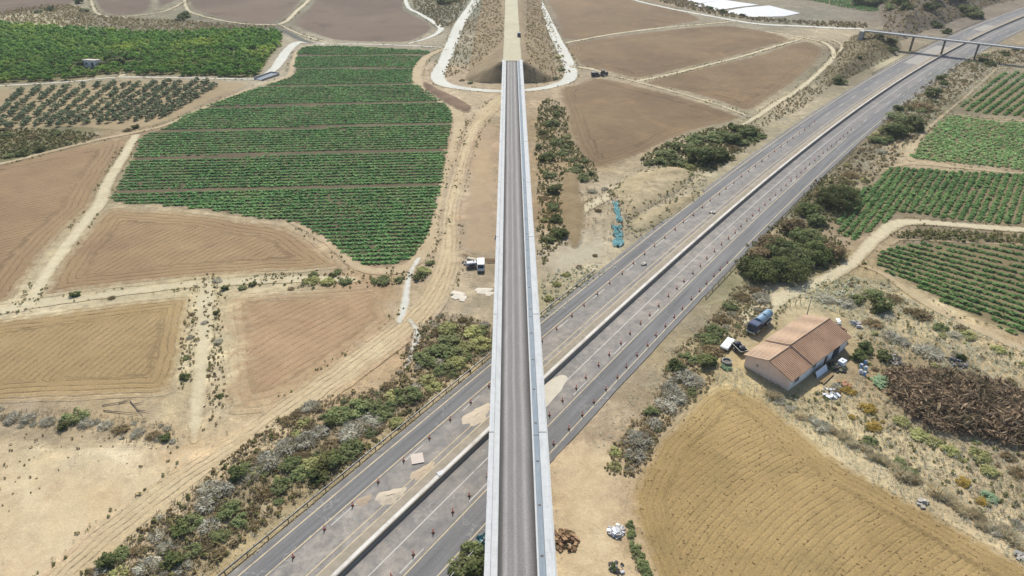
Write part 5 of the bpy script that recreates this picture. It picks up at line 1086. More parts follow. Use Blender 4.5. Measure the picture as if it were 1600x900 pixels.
def roof_half(x0, x1, side, ze, zr, mat, nm='roof'):
    q = MB(); th = .14; ov = .45; sl = (zr - ze) / (WH / 2)
    y0 = -ov if side < 0 else WH + ov; z0 = ze - ov * sl
    P = [(y0, z0 + .03), (WH / 2, zr + .03), (WH / 2, zr + .03 + th), (y0, z0 + .03 + th)]
    if side > 0: P = P[::-1]
    q.prism(P, x0, x1, 'X'); n = int((x1 - x0) / .55)
    for k in range(n + 1):                        # raised rows of cover tiles running down the slope
        x = x0 + .12 + (x1 - x0 - .24) * k / n
        a = Vector((x, y0, z0 + .03 + th + .01)); c2 = Vector((x, WH / 2, zr + .03 + th + .01)); q.cyl(a, c2, .07, n=5)
    return q.build(nm, mat, house)
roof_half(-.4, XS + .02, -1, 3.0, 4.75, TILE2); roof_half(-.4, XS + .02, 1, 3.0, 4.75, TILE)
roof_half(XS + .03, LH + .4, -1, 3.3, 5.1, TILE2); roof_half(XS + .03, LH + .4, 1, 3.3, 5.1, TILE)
for (x0, x1, z) in ((-.42, XS, 4.95), (XS + .05, LH + .42, 5.30)):
    q = MB(); k = x0
    while k < x1 - .3: q.cyl((k, WH / 2, z), (k + .44, WH / 2, z + .015), .17, .15, 8); k += .42
    q.build('ridge_tiles', TILE, house)
def opening(nm, x, z, w_, h_, mat, kids=True):
    q = MB(); q.box(x, -.045, z, w_, .07, h_); o = q.build(nm, mat, house)
    if kids:
        q = MB()
        for sx in (-1, 1): q.box(x + sx * (w_ / 2 + .05), -.07, z, .10, .12, h_ + .2)
        q.box(x, -.07, z + h_ / 2 + .06, w_ + .2, .12, .10); q.box(x, -.07, z, .06, .11, h_); q.build('frame', WHITW, o)
        q = MB(); q.box(x, -.11, z - h_ / 2 - .06, w_ + .3, .22, .10); q.build('sill', WHITW, o)
opening('window', 2.5, 1.75, 1.7, 1.0, DARKG); opening('window', 9.3, 1.9, 1.3, 1.1, DARKG)
q = MB(); q.box(18.4, -.05, 1.25, 2.6, .08, 2.5); dd = q.build('door', DARKD, house)
q = MB(); q.box(17.6, -.12, 1.15, .05, .08, .25); q.build('handle', STEEL, dd)
q = MB(); q.box(14.2, -.05, 1.05, 1.0, .08, 2.1); dd = q.build('door', plain('brown_door', (.16, .10, .06, 1)), house)
q = MB(); q.box(13.85, -.12, 1.0, .05, .08, .2); q.build('handle', STEEL, dd)
q = MB(); q.box(-.05, 7.6, 2.0, .08, .5, .5); q.build('vent', plain('vent_grey', (.3, .28, .26, 1)), house)
def hloc(x, y, z=0): c, s = math.cos(HZ), math.sin(HZ); return (hs[0] + c * x - s * y, hs[1] + s * x + c * y, z)
# annex water cistern
t = empty('cistern', hloc(LH + 2.6, 3.2), HZ); tag(t, 'small square pinkish cistern with an open dark top behind the farmhouse', 'cistern')
q = MB()
for (x, y, sx, sy) in ((0, -1, 2.4, .22), (0, 1, 2.4, .22), (-1.09, 0, .22, 1.78), (1.09, 0, .22, 1.78)): q.box(x, y, 1.2, sx, sy, 2.4)
q.build('wall', plain('cistern_block', col(176, 140, 116), .15, 1), t); q = MB(); q.box(0, 0, 1.6, 1.95, 1.75, .1); q.build('water', DARKG, t)
# ================================================================== VEHICLES
TYRE = plain('tyre_rubber', (.025, .025, .025, 1), .1, 3, .8); RIMM = plain('rim_grey', (.35, .35, .35, 1), .1, 3, .4, .5)
def wheels(t, spots_, r=.45, w=.28):
    for (x, y) in spots_:
        q = MB(); q.cyl((x, y - w / 2, r), (x, y + w / 2, r), r, n=16); wh = q.build('wheel', TYRE, t)
        q = MB(); q.cyl((x, y - w / 2 - .02, r), (x, y + w / 2 + .02, r), r * .55, n=12); q.build('rim', RIMM, wh)
def vehicle_dir(p1, p2): return math.atan2(p2[1] - p1[1], p2[0] - p1[0])
# tanker: cab towards the lower left
a, b = spot(1199, 500), spot(1171, 524); tz = vehicle_dir(a, b); cx_, cy_ = (a[0] + b[0]) / 2, (a[1] + b[1]) / 2
BLUEG = plain('blue_grey_tank', (.13, .22, .30, 1), .15, .8, .45, .5, dirt=(.30, .30, .27, 1), dirt_amt=.35); CABG = plain('dark_blue_cab', (.02, .035, .08, 1), .15, 1, .35, .5); BUMP = plain('pale_green_bumper', (.45, .47, .33, 1), .1, 2)
t = empty('tanker_truck', (cx_, cy_, .03), tz); tag(t, 'old water tanker truck with a blue-grey tank parked behind the farmhouse', 'truck')
q = MB(); q.box(-.3, 0, .85, 8.2, .9, .22); q.box(-1.4, 0, 1.12, 5.2, 2.2, .12); q.build('chassis', DKST, t)
q = MB(); q.cyl((-4.2, 0, 2.05), (1.15, 0, 2.05), 1.08, n=24)
for x in (-3.6, -1.5, .6): q.cyl((x - .05, 0, 2.05), (x + .05, 0, 2.05), 1.13, n=24)
q.cyl((-1.5, 0, 3.0), (-1.5, 0, 3.35), .35, n=12); q.build('tank', BLUEG, t, False)
q = MB(); q.prism([(1.6, .75), (3.9, .75), (4.0, 1.6), (3.75, 2.55), (3.4, 2.75), (1.7, 2.75), (1.6, 2.5)], -1.1, 1.1); cab = q.build('cab', CABG, t)
q = MB(); q.box(3.93, 0, 2.05, .06, 1.9, .75, ry=-.25); q.build('windscreen', DARKG, cab)
for s in (-1, 1):
    q = MB(); q.box(2.8, s * 1.11, 2.05, .9, .03, .6); q.build('side_window', DARKG, cab)
    q = MB(); q.box(4.02, s * .8, 1.15, .06, .28, .22); q.build('headlight', WHT, cab)
    q = MB(); q.box(2.9, s * 1.25, .95, 1.3, .3, .12); q.box(-2.7, s * 1.2, 1.08, 2.6, .3, .1); q.build('mudguard', BUMP, t)
q = MB(); q.box(4.1, 0, .68, .22, 2.3, .38, bev=.04); q.build('bumper', BUMP, t)
wheels(t, [(2.9, -1), (2.9, 1), (-2.0, -1), (-2.0, 1), (-3.3, -1), (-3.3, 1)], .5, .32)
# trailer with two black drums
a, b = spot(1146, 540), spot(1163, 557); tz = vehicle_dir(a, b)
t = empty('trailer', ((a[0] + b[0]) / 2, (a[1] + b[1]) / 2, .03), tz); tag(t, 'dark green open trailer with pale rails beside the farmhouse gable', 'trailer')
DG = plain('dark_green_paint', (.04, .065, .055, 1), .15, 2, .5, .3)
q = MB(); q.box(0, 0, .72, 3.6, 1.9, .10)
for s in (-1, 1): q.box(0, s * .95, .98, 3.6, .06, .45); q.box(s * 1.8, 0, .98, .06, 1.9, .45)
q.build('bed', DG, t); q = MB()
for s in (-1, 1): q.box(0, s * .95, 1.24, 3.7, .12, .06); q.box(s * 1.8, 0, 1.24, .12, 2.0, .06)
q.build('rail', WHT, t); q = MB(); q.cyl((1.8, -.5, .62), (3.1, 0, .5), .05); q.cyl((1.8, .5, .62), (3.1, 0, .5), .05); q.build('drawbar', DKST, t)
wheels(t, [(-.1, -1.08), (-.1, 1.08)], .38, .22)
BLK = plain('black_plastic', (.018, .02, .03, 1), .1, 2, .4, .4); c0 = ((a[0] + b[0]) / 2, (a[1] + b[1]) / 2)
for i, (x, lab) in enumerate(((-.85, 'black water drum in the dark trailer, farther from the house wall'), (.85, 'black water drum in the dark trailer, nearer to the house wall'))):
    X = c0[0] + math.cos(tz) * x; Y = c0[1] + math.sin(tz) * x; t = empty('water_drum', (X, Y, .80), tz); tag(t, lab, 'drum')
    q = MB(); q.cyl((0, 0, 0), (0, 0, .95), .68, .68, 18); q.cyl((0, 0, .95), (0, 0, 1.12), .68, .35, 18); q.build('tank', BLK, t); q = MB(); q.cyl((0, 0, 1.12), (0, 0, 1.2), .22, n=12); q.build('lid', DKST, t)
# white flat trailer
a, b = spot(1130, 551), spot(1146, 531); tz = vehicle_dir(a, b)
t = empty('trailer', ((a[0] + b[0]) / 2 - .3, (a[1] + b[1]) / 2, .03), tz); tag(t, 'low white trailer with a pale cover left of the dark trailer', 'trailer')
q = MB(); q.box(0, 0, .62, 4.6, 1.9, .35, bev=.05); q.build('bed', WHT, t); q = MB(); q.box(.1, 0, .84, 4.3, 1.7, .12, bev=.05); q.box(-.4, .1, .93, 1.6, .9, .1, rz=.2, bev=.03); q.build('cover', plain('white_cover', (.72, .72, .70, 1), .08, 1.5), t)
wheels(t, [(-.2, -.98), (-.2, .98)], .34, .2)
# round well
x, y = spot(1135, 567); t = empty('well', (x, y, 0)); tag(t, 'round grey concrete well ring below the white trailer', 'well')
q = MB()
for k in range(16):
    a1 = k * PI / 8; q.box(math.cos(a1) * .95, math.sin(a1) * .95, .35, .26, .40, .7, rz=a1)
q.build('ring', plain('well_concrete', col(170, 168, 156), .15, 2), t); q = MB(); q.cyl((0, 0, .3), (0, 0, .4), .86, n=16); q.build('cover', DKST, t)
# site van and generator left of the viaduct
def van(x, y, rz, label, body, cat='van', L=4.8, z=.05):
    t = empty('van' if cat == 'van' else 'car', (x, y, z), rz); tag(t, label, cat)
    q = MB(); q.prism([(-L / 2, .35), (L / 2 - .1, .35), (L / 2, .8), (L / 2 - .25, 1.15), (L / 2 - 1.1, 1.95), (L / 2 - 1.4, 2.08), (-L / 2 + .1, 2.08), (-L / 2, 1.9)], -.92, .92); bd = q.build('body', body, t)
    q = MB(); q.box(L / 2 - .70, 0, 1.58, .06, 1.6, 1.05, ry=-.80); q.build('windscreen', DARKG, bd)
    for s in (-1, 1):
        q = MB(); q.box(L / 2 - 1.75, s * .93, 1.5, .9, .03, .5); q.build('side_window', DARKG, bd); q = MB(); q.box(L / 2 - .05, s * .65, .85, .08, .3, .18); q.build('headlight', WHT, bd)
    q = MB(); q.box(L / 2 + .02, 0, .48, .15, 1.8, .22); q.build('bumper', DKST, t); wheels(t, [(1.5, -.88), (1.5, .88), (-1.5, -.88), (-1.5, .88)], .34, .22)
    return t
WHB = plain('white_paint', (.55, .55, .53, 1), .06, 1, .35, .5)
x, y = spot(752, 423); van(x - .1, y + 1.0, -PI / 2 + .03, 'white van with a dark front parked left of the viaduct', WHB)
def tractor(x, y, rz, label):
    t = empty('tractor', (x, y, .05), rz); tag(t, label, 'tractor'); dk = plain('dark_machine_paint', (.04, .04, .045, 1), .15, 2, .5, .3)
    q = MB(); q.box(1.3, 0, 1.25, 1.9, .8, .8, bev=.08); q.box(0, 0, .95, 3.2, .6, .4); q.build('body', dk, t)
    q = MB(); q.box(-.5, 0, 2.0, 1.5, 1.5, 1.2, bev=.08); c = q.build('cab', DARKG, t); q = MB(); q.box(-.5, 0, 2.68, 1.7, 1.7, .14, bev=.04); q.build('roof', dk, c)
    wheels(t, [(-.7, -.95), (-.7, .95)], .85, .45); wheels(t, [(1.6, -.8), (1.6, .8)], .55, .32)
    q = MB(); q.box(-2.6, 0, .9, 1.2, 2.8, .5); 
    for k in range(7): q.box(-2.6, -1.2 + k * .4, .45, .1, .08, .8)
    q.build('plough', dk, t)
x, y = spot(943, 118); tractor(x, y, .3, 'dark tractor parked beside the loop road between two brown fields')
x, y = spot(933, 119); van(x - 1.0, y, .2, 'small dark car left of the dark tractor', plain('black_car_paint', (.03, .035, .04, 1), .05, 1, .3, .5), 'car', 4.2)
x, y = spot(811, 56, DECK); van(x, y, PI / 2, 'small dark car on the right edge of the rail embankment', plain('slate_car_paint', (.06, .07, .08, 1), .05, 1, .3, .5), 'car', 4.3, DECK - .1)
x, y = spot(737, 417); t = empty('generator', (x, y, .05), .2); tag(t, 'grey site generator on wheels left of the white van', 'generator')
GREYP = plain('grey_paint', (.33, .33, .34, 1), .1, 2, .5, .3)
q = MB(); q.box(0, 0, .95, 2.8, 1.6, 1.1, bev=.12); q.build('housing', GREYP, t); q = MB(); q.cyl((.6, .2, 1.5), (.6, .2, 1.85), .1); q.build('exhaust', DKST, t); q = MB(); q.box(0, -.81, .9, 1.6, .04, .5); q.build('grille', DARKD, t); wheels(t, [(-.3, -.85), (-.3, .85)], .33, .2)
x, y = spot(742, 408); t = empty('formwork_stack', (x, y, .05), -.35); tag(t, 'stack of pale formwork boards behind the grey generator', 'boards')
q = MB()
for k in range(5): q.box(random.uniform(-.15, .15), random.uniform(-.1, .1), .08 + .13 * k, 4.2, 1.2, .10, rz=random.uniform(-.06, .06))
q.build('boards', plain('pale_boards', col(206, 194, 168), .15, 2), t); q = MB(); q.box(-1.3, 0, .0, .1, 1.3, .08); q.box(1.3, 0, 0, .1, 1.3, .08); q.build('bearer', WOODM, t)
x, y = spot(731, 411); t = empty('rubble_pile', (x, y, 0)); 
def rubble(px, py, n, r, mats, label, s0=.15, s1=.45, h=.5, z=0, cat='rubble', nm='rubble_pile'):
    x, y = spot(px, py); q = MB()
    for k in range(n):
        a1 = random.uniform(0, 6.28); d = r * math.sqrt(random.random()); s = random.uniform(s0, s1); q.mi = random.randrange(len(mats))
        q.box(math.cos(a1) * d, math.sin(a1) * d, s * .3 + h * max(0, 1 - d / r) * random.random(), s * random.uniform(.8, 1.8), s, s * random.uniform(.5, 1), rz=random.uniform(0, 3), rx=random.uniform(-.4, .4), ry=random.uniform(-.4, .4))
    o = q.build(nm, mats, None); o.location = (x, y, .03 + z); return tag(o, label, cat)
bpy.data.objects.remove(t)
CONC = plain('rubble_concrete', col(196, 190, 178), .15, 2); STONE = plain('pale_stone', col(216, 204, 182), .15, 2); DRKR = plain('dark_debris', (.07, .06, .055, 1), .2, 2); BLUEP = plain('blue_plastic', (.20, .36, .55, 1), .1, 2, .5, .3); WHP = plain('white_plastic', (.66, .68, .70, 1), .08, 2, .5, .3)
rubble(731, 411, 22, 1.5, [DRKR, GREYP], 'dark site debris left of the grey generator')
rubble(777, 372, 14, 1.0, [DRKR, GREYP], 'dark crates beside the left face of the viaduct', .4, .9, .8)
rubble(963, 831, 60, 1.3, [CONC, WHP, GREYP], 'heap of pale grey rubble and sacks on the sand right of the viaduct', .2, .6, .6)
rubble(965, 888, 26, 1.2, [CONC, GREYP, DRKR], 'smaller grey rubble heap at the lower edge', .15, .5, .4)
rubble(883, 846, 90, 2.3, [plain('brown_clods', col(184, 148, 110), .2, 2), plain('dark_clods', col(140, 108, 80), .2, 2)], 'heap of brown clods and roots beside the viaduct', .15, .55, .7)
rubble(1297, 615, 40, 1.6, [WHP, CONC, GREYP], 'white and grey scrap heap in front of the farmhouse', .2, .6, .4)
rubble(1318, 600, 26, 1.2, [plain('orange_scrap', col(210, 150, 120), .15, 2), WOODM], 'orange and wooden scrap beside the ochre bush', .2, .6, .3)
rubble(1305, 575, 34, 1.7, [DRKR, plain('olive_scrap', (.13, .13, .08, 1), .2, 2)], 'dark junk heap below the large farmhouse door', .3, .8, .8)
rubble(1309, 505, 8, .6, [WHP, STONE], 'white scrap behind the roof corner of the farmhouse', .3, .8, .4)
rubble(1340, 508, 10, 1.3, [STONE, GREYP], 'pale slabs lying right of the cistern', .4, 1.0, .1)
rubble(1496, 568, 40, 2.0, [DRKR, plain('slate_scrap', (.12, .12, .13, 1), .2, 2)], 'dark slate debris among the bushes on the right', .2, .6, .5)
rubble(1392, 562, 60, 2.2, [DRKR, GREYP, CONC], 'long row of dark debris right of the garden path', .2, .5, .5)
rubble(1443, 788, 12, .9, [CONC, STONE], 'pale stones in the row of grass tufts', .3, .6, .2)
rubble(1592, 868, 12, .9, [CONC, STONE], 'pale stones near the lower right corner', .3, .6, .2)
# drums by the path
pr = [(1346, 562, WHP, 'white', 'farthest'), (1351, 568, BLUEP, 'blue', 'second'), (1345, 574, BLUEP, 'blue', 'third'), (1352, 578, plain('light_blue_plastic', (.34, .52, .62, 1), .08, 2, .5, .3), 'light blue', 'fourth'), (1344, 583, WHP, 'white', 'nearest'), (1350, 586, BLUEP, 'blue', 'sixth')]
for px, py, m, cn, wh in pr:
    x, y = spot(px, py); t = empty('plastic_drum', (x, y, .03)); tag(t, f'{cn} plastic drum beside the garden path, {wh} of the cluster', 'drum', 'drums beside the garden path')
    q = MB(); q.cyl((0, 0, 0), (0, 0, .85), .34, .34, 14); q.cyl((0, 0, .3), (0, 0, .34), .36, .36, 14); q.cyl((0, 0, .6), (0, 0, .64), .36, .36, 14); q.build('body', m, t); q = MB(); q.cyl((0, 0, .85), (0, 0, .9), .3, n=14); q.build('lid', GREYP, t)
p = hloc(10.6, -1.3); t = empty('leaning_panel', p, HZ); tag(t, 'long white panel leaning against the farmhouse wall', 'panel'); q = MB(); q.box(0, 0, .6, 4.2, .1, 1.5, rx=-.5); q.build('panel', WHP, t); q = MB(); q.box(0, -.36, .02, 4.2, .12, .1); q.build('bottom_edge', GREYP, t)
p = hloc(10.0, -3.0); t = empty('plank_stack', p, HZ + .05); tag(t, 'stack of yellowish planks in front of the farmhouse', 'planks'); q = MB()
for k in range(9): q.box(random.uniform(-.3, .3), (k % 3) * .3 - .3, .12 + .09 * (k // 3), 4.6, .24, .07, rz=random.uniform(-.03, .03))
q.build('planks', WOODM, t); q = MB(); q.box(-1.6, 0, .03, .12, 1.1, .08); q.box(1.6, 0, .03, .12, 1.1, .08); q.build('bearer', WOODM, t)
p = hloc(16.5, -2.6); t = empty('water_tank', p, HZ); tag(t, 'pale grey box tank in front of the large dark farmhouse door', 'tank'); q = MB(); q.box(0, 0, .8, 1.7, 1.3, 1.3, bev=.08); q.build('body', WHP, t); q = MB(); q.cyl((0, 0, 1.45), (0, 0, 1.55), .3, n=12); q.build('lid', GREYP, t)
x, y = spot(1261, 491); t = empty('utility_pole', (x, y, 0)); tag(t, 'thin grey utility pole behind the farmhouse roof', 'pole'); q = MB(); q.cyl((0, 0, 0), (0, 0, 5.2), .13, .09, 8); q.build('pole', CONC, t); q = MB(); q.box(0, 0, 4.9, .9, .1, .1); q.build('crossarm', DKST, t)
for k, (px, py) in enumerate(((1226, 488), (1234, 482), (1242, 478), (1250, 474))):
    x, y = spot(px, py); q = MB(); q.cyl((0, 0, 0), (0, 0, 1.7), .07, .06, 6); o = q.build('fence_post', WOODM, None); o.location = (x, y, 0); tag(o, f'thin wooden fence post behind the farmhouse, {ordw(k + 1)} from the left', 'post', 'fence posts behind the farmhouse')
# branches at the left bank
x, y = spot(190, 636); q = MB()
for (x1, y1, x2, y2) in ((-4, .3, 1.0, 1.6), (1, 1.6, 5.5, -2.6), (-3, -1.2, 4.5, -2.2), (-1, .9, 1.2, 2.6), (2, .6, 4.0, 1.2), (3.5, -1, 6.5, -1.6)): q.cyl((x1, y1, .15), (x2, y2, .25), .11, .04, 6)
o = q.build('fallen_branch', plain('grey_dead_wood', col(132, 118, 108), .15, 3)); o.location = (x, y, .05); tag(o, 'bare fallen branches on the sand below the straw field', 'branch')
# white slab, sand heap, drain cover on the carriageway
x, y = spot(652, 718); q = MB(); q.box(0, 0, .09, 2.3, 2.5, .14, rz=.25, bev=.02); o = q.build('concrete_slab', plain('slab', col(228, 212, 196), .08, 1)); o.location = (x, y, .17); tag(o, 'whitish square slab lying on the closed lane of the motorway', 'slab')
def heap(px, py, rx, ry, h, mat, label, rz=0.0, z=.16):
    x, y = spot(px, py); V = []; F = []; n = 22; R = 8
    for i in range(R + 1):
        for j in range(n):
            a1 = 2 * PI * j / n; d = i / R; k = 1 + .18 * math.sin(3 * a1 + 1) + .10 * math.sin(7 * a1); zz = h * (1 - d * d) ** 1.3 * (1 + .25 * math.sin(5 * d + 3 * a1)) - .0
            V.append((math.cos(a1) * d * rx * k, math.sin(a1) * d * ry * k, max(zz, 0)))
    for i in range(R):
        for j in range(n): F.append((i * n + j, (i + 1) * n + j, (i + 1) * n + (j + 1) % n, i * n + (j + 1) % n))
    o = obj('sand_heap', mesh_np('sand_heap', V, F, [mat], smooth_=True)); o.location = (x, y, z); o.rotation_euler[2] = rz; return tag(o, label, 'sand heap')
SAND = plain('spilt_sand', col(214, 198, 172), .12, 1.5)
heap(610, 776, 2.6, 1.5, .25, SAND, 'low pale sand heap on the closed lane near the barrier', .5); heap(660, 738, 2.6, 1.1, .12, plain('sand_b', col(206, 184, 154), .15, 1.5), 'thin sand spill below the whitish slab', .8)
heap(568, 783, 1.5, .9, .08, plain('sand_c', col(186, 166, 140), .15, 1.5), 'small brown sand spill left of the low sand heap', .7); heap(745, 650, 3.6, 1.8, .15, plain('sand_d', col(222, 204, 176), .15, 1.5), 'broad pale sand spill beside the viaduct on the closed lane', .9)
WSAND = plain('white_dust', col(236, 226, 206), .12, 1.5)
heap(714, 461, 1.7, 1.9, .12, WSAND, 'white spilt lime on the haul road, left patch', 0, .12); heap(722, 466, 1.1, 1.5, .08, WSAND, 'white spilt lime on the haul road, right patch', .4, .12)
heap(755, 454, 2.2, 1.4, .12, WSAND, 'white spilt lime close to the viaduct, broad patch', .2, .05); heap(764, 459, 1.2, 1.0, .08, WSAND, 'white spilt lime touching the viaduct shadow, small patch', .2, .05)
x, y = spot(689, 741); q = MB(); q.box(0, 0, .06, 1.3, 1.0, .12, rz=.6, bev=.02); o = q.build('drain_cover', GREYP); o.location = (x, y, .25); tag(o, 'grey drain cover in the concrete gutter left of the barrier', 'cover')
for px, py, lab in ((1113, 333, 'white sacks beside the cones on the left carriageway, farther pair'), (1005, 413, 'white sacks beside the cones on the left carriageway, nearer pair')): rubble(px, py, 6, .8, [WHP, STONE], lab, .3, .7, .2, .14, 'sacks', 'sand_sacks')
# concrete drain chute
a, b = spot(402, 126), spot(432, 116); t = empty('drain_chute', ((a[0] + b[0]) / 2, (a[1] + b[1]) / 2, .05), vehicle_dir(a, b)); tag(t, 'sloping blue-grey concrete drain chute at the end of the pale lane', 'drain')
q = MB(); q.box(0, 0, .35, 12, 5.0, .3, ry=-.04); q.build('apron', plain('blue_grey_concrete', col(150, 158, 168), .1, 1), t); q = MB(); q.box(0, 2.6, .7, 12.4, .3, 1.2); q.box(0, -2.6, .5, 12.4, .3, .8); q.box(6.2, 0, .7, .3, 5.2, 1.2); q.build('side_wall', CONC, t)
track('ditch', [(425, 42), (447, 50), (466, 60), (482, 66), (500, 68)], [2, 5, 6, 4, 2], sheet_mat('dark_ditch', col(112, 112, 104), col(96, 94, 84), 0, 1, 1.0, .05), 1.2, .12, 'dark damp ditch beside the pale concrete lane')
# white hut in the orchard
x, y = spot(146, 104); t = empty('farm_hut', (x, y, 0), -.15); t.scale = (1.35, 1.35, 1.35); tag(t, 'small white hut among dark trees in the orchard', 'hut')
q = MB(); q.prism([(-1.7, -.1), (1.7, -.1), (1.7, 2.4), (-1.7, 2.9)], -2.8, 2.8, 'X'); q.build('wall', WHB, t); q = MB(); q.prism([(-1.9, 2.86), (1.9, 2.34), (1.9, 2.46), (-1.9, 2.98)], -3.0, 3.0, 'X'); q.build('roof', plain('pale_pink_roof', col(226, 206, 196), .1, 1), t)
q = MB(); q.box(1.2, -1.73, 1.0, .9, .06, 1.9); q.build('door', DARKD, t); q = MB(); q.box(-1.2, -1.73, 1.5, .8, .06, .7); q.build('window', DARKG, t)
# plastic covered beds and green patch at the top
PLAST = plain('white_plastic_film', (.44, .44, .43, 1), .2, .3, .45, .4, dirt=(.45, .44, .42, 1), dirt_amt=.4, dscale=.12)
for px, lab in (([(1055, -4), (1075, -16), (1180, -14), (1130, 0), (1090, 6)], 'white plastic film over the farthest bed'), ([(1082, 8), (1130, 0), (1185, 8), (1150, 12), (1118, 17)], 'white plastic film over the middle bed'), ([(1128, 19), (1165, 12), (1202, 9), (1250, 21), (1225, 26), (1172, 27)], 'large white plastic film nearest to the overpass road')):
    P = np.array(world(px)); sheet('crop_cover', lambda X, Y: poly_sd(X, Y, P), bbox_of(P), 2.0, .25, PLAST, None, lab, .3)
    o = COL.objects[-1]; del o['kind']; tag(o, lab, 'crop cover', 'white crop covers')
GPX = [(1205, -2), (1260, 0), (1330, 14), (1368, 18), (1390, 10), (1360, -14), (1240, -20)]
stuff(GPX, 1.8, 30, 1.6, WEED_T, CG3, 'green_crop', 'bright green plot in front of the far hillside', 'crop', 1.4)
# fallen green safety nets
def net(px_line, w, h, label, mat):
    P = smooth(world(px_line), False, 6); n = len(P); V = []; F = []; m_ = 9
    for i in range(n):
        d = P[min(i + 1, n - 1)] - P[max(i - 1, 0)]; d /= np.hypot(*d) + 1e-9; nn = np.array([d[1], -d[0]])
        for j in range(m_):
            u = j / (m_ - 1) - .5; q_ = P[i] + nn * u * w * (1 + .3 * math.sin(i * .9 + 1)); V.append((q_[0], q_[1], .1 + h * (.5 + .5 * math.sin(i * 1.3 + j * 1.1)) * (1 - abs(u)) + random.uniform(0, .12)))
    for i in range(n - 1):
        for j in range(m_ - 1):
            if random.random() < .05: continue
            a_ = i * m_ + j; F.append((a_, a_ + 1, a_ + m_ + 1, a_ + m_))
    o = obj('safety_net', mesh_np('safety_net', V, F, [mat])); sol = o.modifiers.new('t', 'SOLIDIFY'); sol.thickness = .03; return tag(o, label, 'netting', 'fallen green safety nets')
TEAL = plain('teal_netting', (.07, .21, .22, 1), .3, 1.5, .7, .2, dirt=(.30, .38, .34, 1), dirt_amt=.6, dscale=1.2)
net([(961, 316), (963, 326), (966, 338), (969, 348)], 1.7, .6, 'crumpled teal safety net on the bank, upper piece', TEAL); net([(963, 354), (965, 364), (967, 374), (964, 386)], 2.6, .7, 'crumpled teal safety net near the motorway edge, lower piece', TEAL)
net([(752, 838), (756, 848), (757, 860)], 1.6, .7, 'teal net scrap beside the bushy tree at the lower edge', TEAL)
for k, (px, py) in enumerate(((969, 340), (971, 352), (972, 366), (971, 380))):
    x, y = spot(px, py); q = MB(); q.cyl((0, 0, 0), (0, 0, 1.8), .05, .05, 6); o = q.build('net_post', DKST, None); o.location = (x, y, 0); tag(o, f'thin dark post of the teal safety net, {ordw(k + 1)} from the far end', 'post', 'posts of the teal net')

# clods and stubble on the near fields
CLOD = leaf_mat('soil_clods', col(150, 122, 84, .7), col(196, 166, 120, .7))
for P_, sp_, lab_ in ((NEARF, 1.0, 'clods and stubble on the golden field'),):
    mn_, mx_ = P_.min(0), P_.max(0); X_, Y_ = np.meshgrid(np.arange(mn_[0], mx_[0], sp_), np.arange(max(mn_[1], 50), mx_[1], sp_)); X_ = X_.ravel() + RNG.uniform(-.6, .6, X_.size); Y_ = Y_.ravel() + RNG.uniform(-.6, .6, Y_.size)
    k_ = (poly_sd(X_, Y_, P_) > .8) & (fnoise(X_, Y_, 5, 12) + RNG.normal(size=len(X_)) * .3 > -.1); X_, Y_ = X_[k_], Y_[k_]
    scatter_mesh('soil_clods', np.column_stack([X_, Y_, np.full(len(X_), .02)]), .32 * RNG.uniform(.4, 1.4, len(X_)), WEED_T, CLOD, lab_, 'clods', .45)

# ================================================================== ROAD CONES
CORG = plain('cone_orange', (.85, .19, .08, 1), .1, 3, .6, .3); CWHT = plain('cone_white_band', (.62, .55, .50, 1), .1, 3, .5, .3); CBLK = plain('cone_black_base', (.03, .028, .028, 1), .1, 3)
q = MB(); q.mi = 0; q.cyl((0, 0, .06), (0, 0, .40), .15, .12, 12); q.mi = 1; q.cyl((0, 0, .40), (0, 0, .58), .12, .095, 12); q.mi = 0; q.cyl((0, 0, .58), (0, 0, 1.0), .095, .045, 12)
_b = q.build('body', [CORG, CWHT]); q = MB(); q.box(0, 0, .035, .42, .42, .07, bev=.015); _s = q.build('base', CBLK)
_e = empty('traffic_cone', (0, 0, 0)); _b.parent = _e; _s.parent = _e; firstc = True
def cone_row(off, s1, s2, step, what, grp, jit=.15):
    global firstc
    s = s1; k = 0
    while s < s2:
        k += 1; x, y, a = ax(s + random.uniform(-.4, .4), off + random.uniform(-jit, jit))
        if firstc: o = _e; o.location = (float(x), float(y), .19); firstc = False
        else: o = dup(_e, (float(x), float(y), .19), float(a) + random.uniform(-.2, .2))
        o.scale = (1.05, 1.05, 1.05)
        tag(o, f'orange road cone, {ordw(k)} from the near end of the {what}', 'traffic cone', grp); s += step
cone_row(-8.45, S0 - 2, s_at(1262, 190), 6.35, 'row on the left carriageway', 'cones on the left carriageway')
cone_row(6.35, S0 + 1, s_at(1330, 205), 4.9, 'row inside the right carriageway', 'cones inside the right carriageway')
cone_row(11.5, s_at(860, 700), s_at(1160, 400), 4.75, 'row on the right edge line', 'cones on the right edge line')
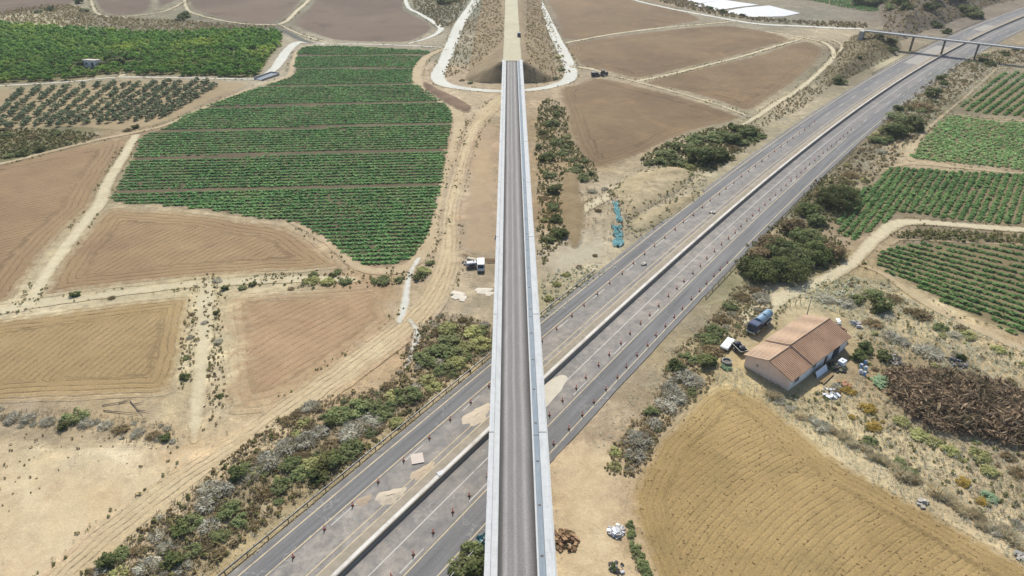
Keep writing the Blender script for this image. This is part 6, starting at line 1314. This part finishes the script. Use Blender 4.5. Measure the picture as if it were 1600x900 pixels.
# ================================================================== LIGHT AND CAMERA
def light_cam():
    az = math.radians(-3.0); el = math.radians(47)
    w = bpy.data.worlds.new("World"); SC.world = w; w.use_nodes = True; nt = w.node_tree; bg = nt.nodes['Background']
    sky = nt.nodes.new('ShaderNodeTexSky'); sky.sky_type = 'NISHITA'; sky.sun_disc = False; sky.sun_elevation = el; sky.sun_rotation = az
    sky.air_density = 1.0; sky.dust_density = 1.5
    nt.links.new(sky.outputs[0], bg.inputs[0]); bg.inputs[1].default_value = .13
    L = bpy.data.lights.new('sun', 'SUN'); L.energy = 4.3; L.angle = math.radians(.6); L.color = (1, .965, .90)
    o = bpy.data.objects.new('sun', L); COL.objects.link(o)
    d = Vector((math.sin(az) * math.cos(el), math.cos(az) * math.cos(el), math.sin(el)))
    o.rotation_euler = d.to_track_quat('Z', 'Y').to_euler(); o.location = (0, 100, 300)
    c = bpy.data.cameras.new('camera'); co = bpy.data.objects.new('camera', c); COL.objects.link(co); SC.camera = co
    c.sensor_width = 36; c.lens = FPX / 1600 * 36; c.shift_x = (800 - CX) / 1600; c.clip_start = 1; c.clip_end = 12000
    co.location = (0, 0, CAMH); co.rotation_euler = (PI / 2 - PITCH, 0, 0)
    SC.view_settings.view_transform = 'Standard'; SC.view_settings.look = 'None'; SC.view_settings.gamma = 1; SC.view_settings.exposure = .43
    SC.view_settings.use_curve_mapping = False
    SC.cycles.max_bounces = 4; SC.cycles.diffuse_bounces = 2; SC.cycles.use_denoising = True
light_cam()
def haze():
    q = MB(); q.box(0, 450, 46.5, 2400, 1700, 96)
    m = bpy.data.materials.new('air'); m.use_nodes = True; n = m.node_tree.nodes; n.remove(n['Principled BSDF'])
    v = n.new('ShaderNodeVolumePrincipled'); v.inputs['Color'].default_value = (.86, .90, .95, 1); v.inputs['Density'].default_value = .00009; v.inputs['Anisotropy'].default_value = .1
    m.node_tree.links.new(v.outputs[0], n['Material Output'].inputs['Volume'])
    o = q.build('haze', m); o['kind'] = 'stuff'; o['label'] = 'thin pale haze over the fields'; o['category'] = 'haze'
haze()
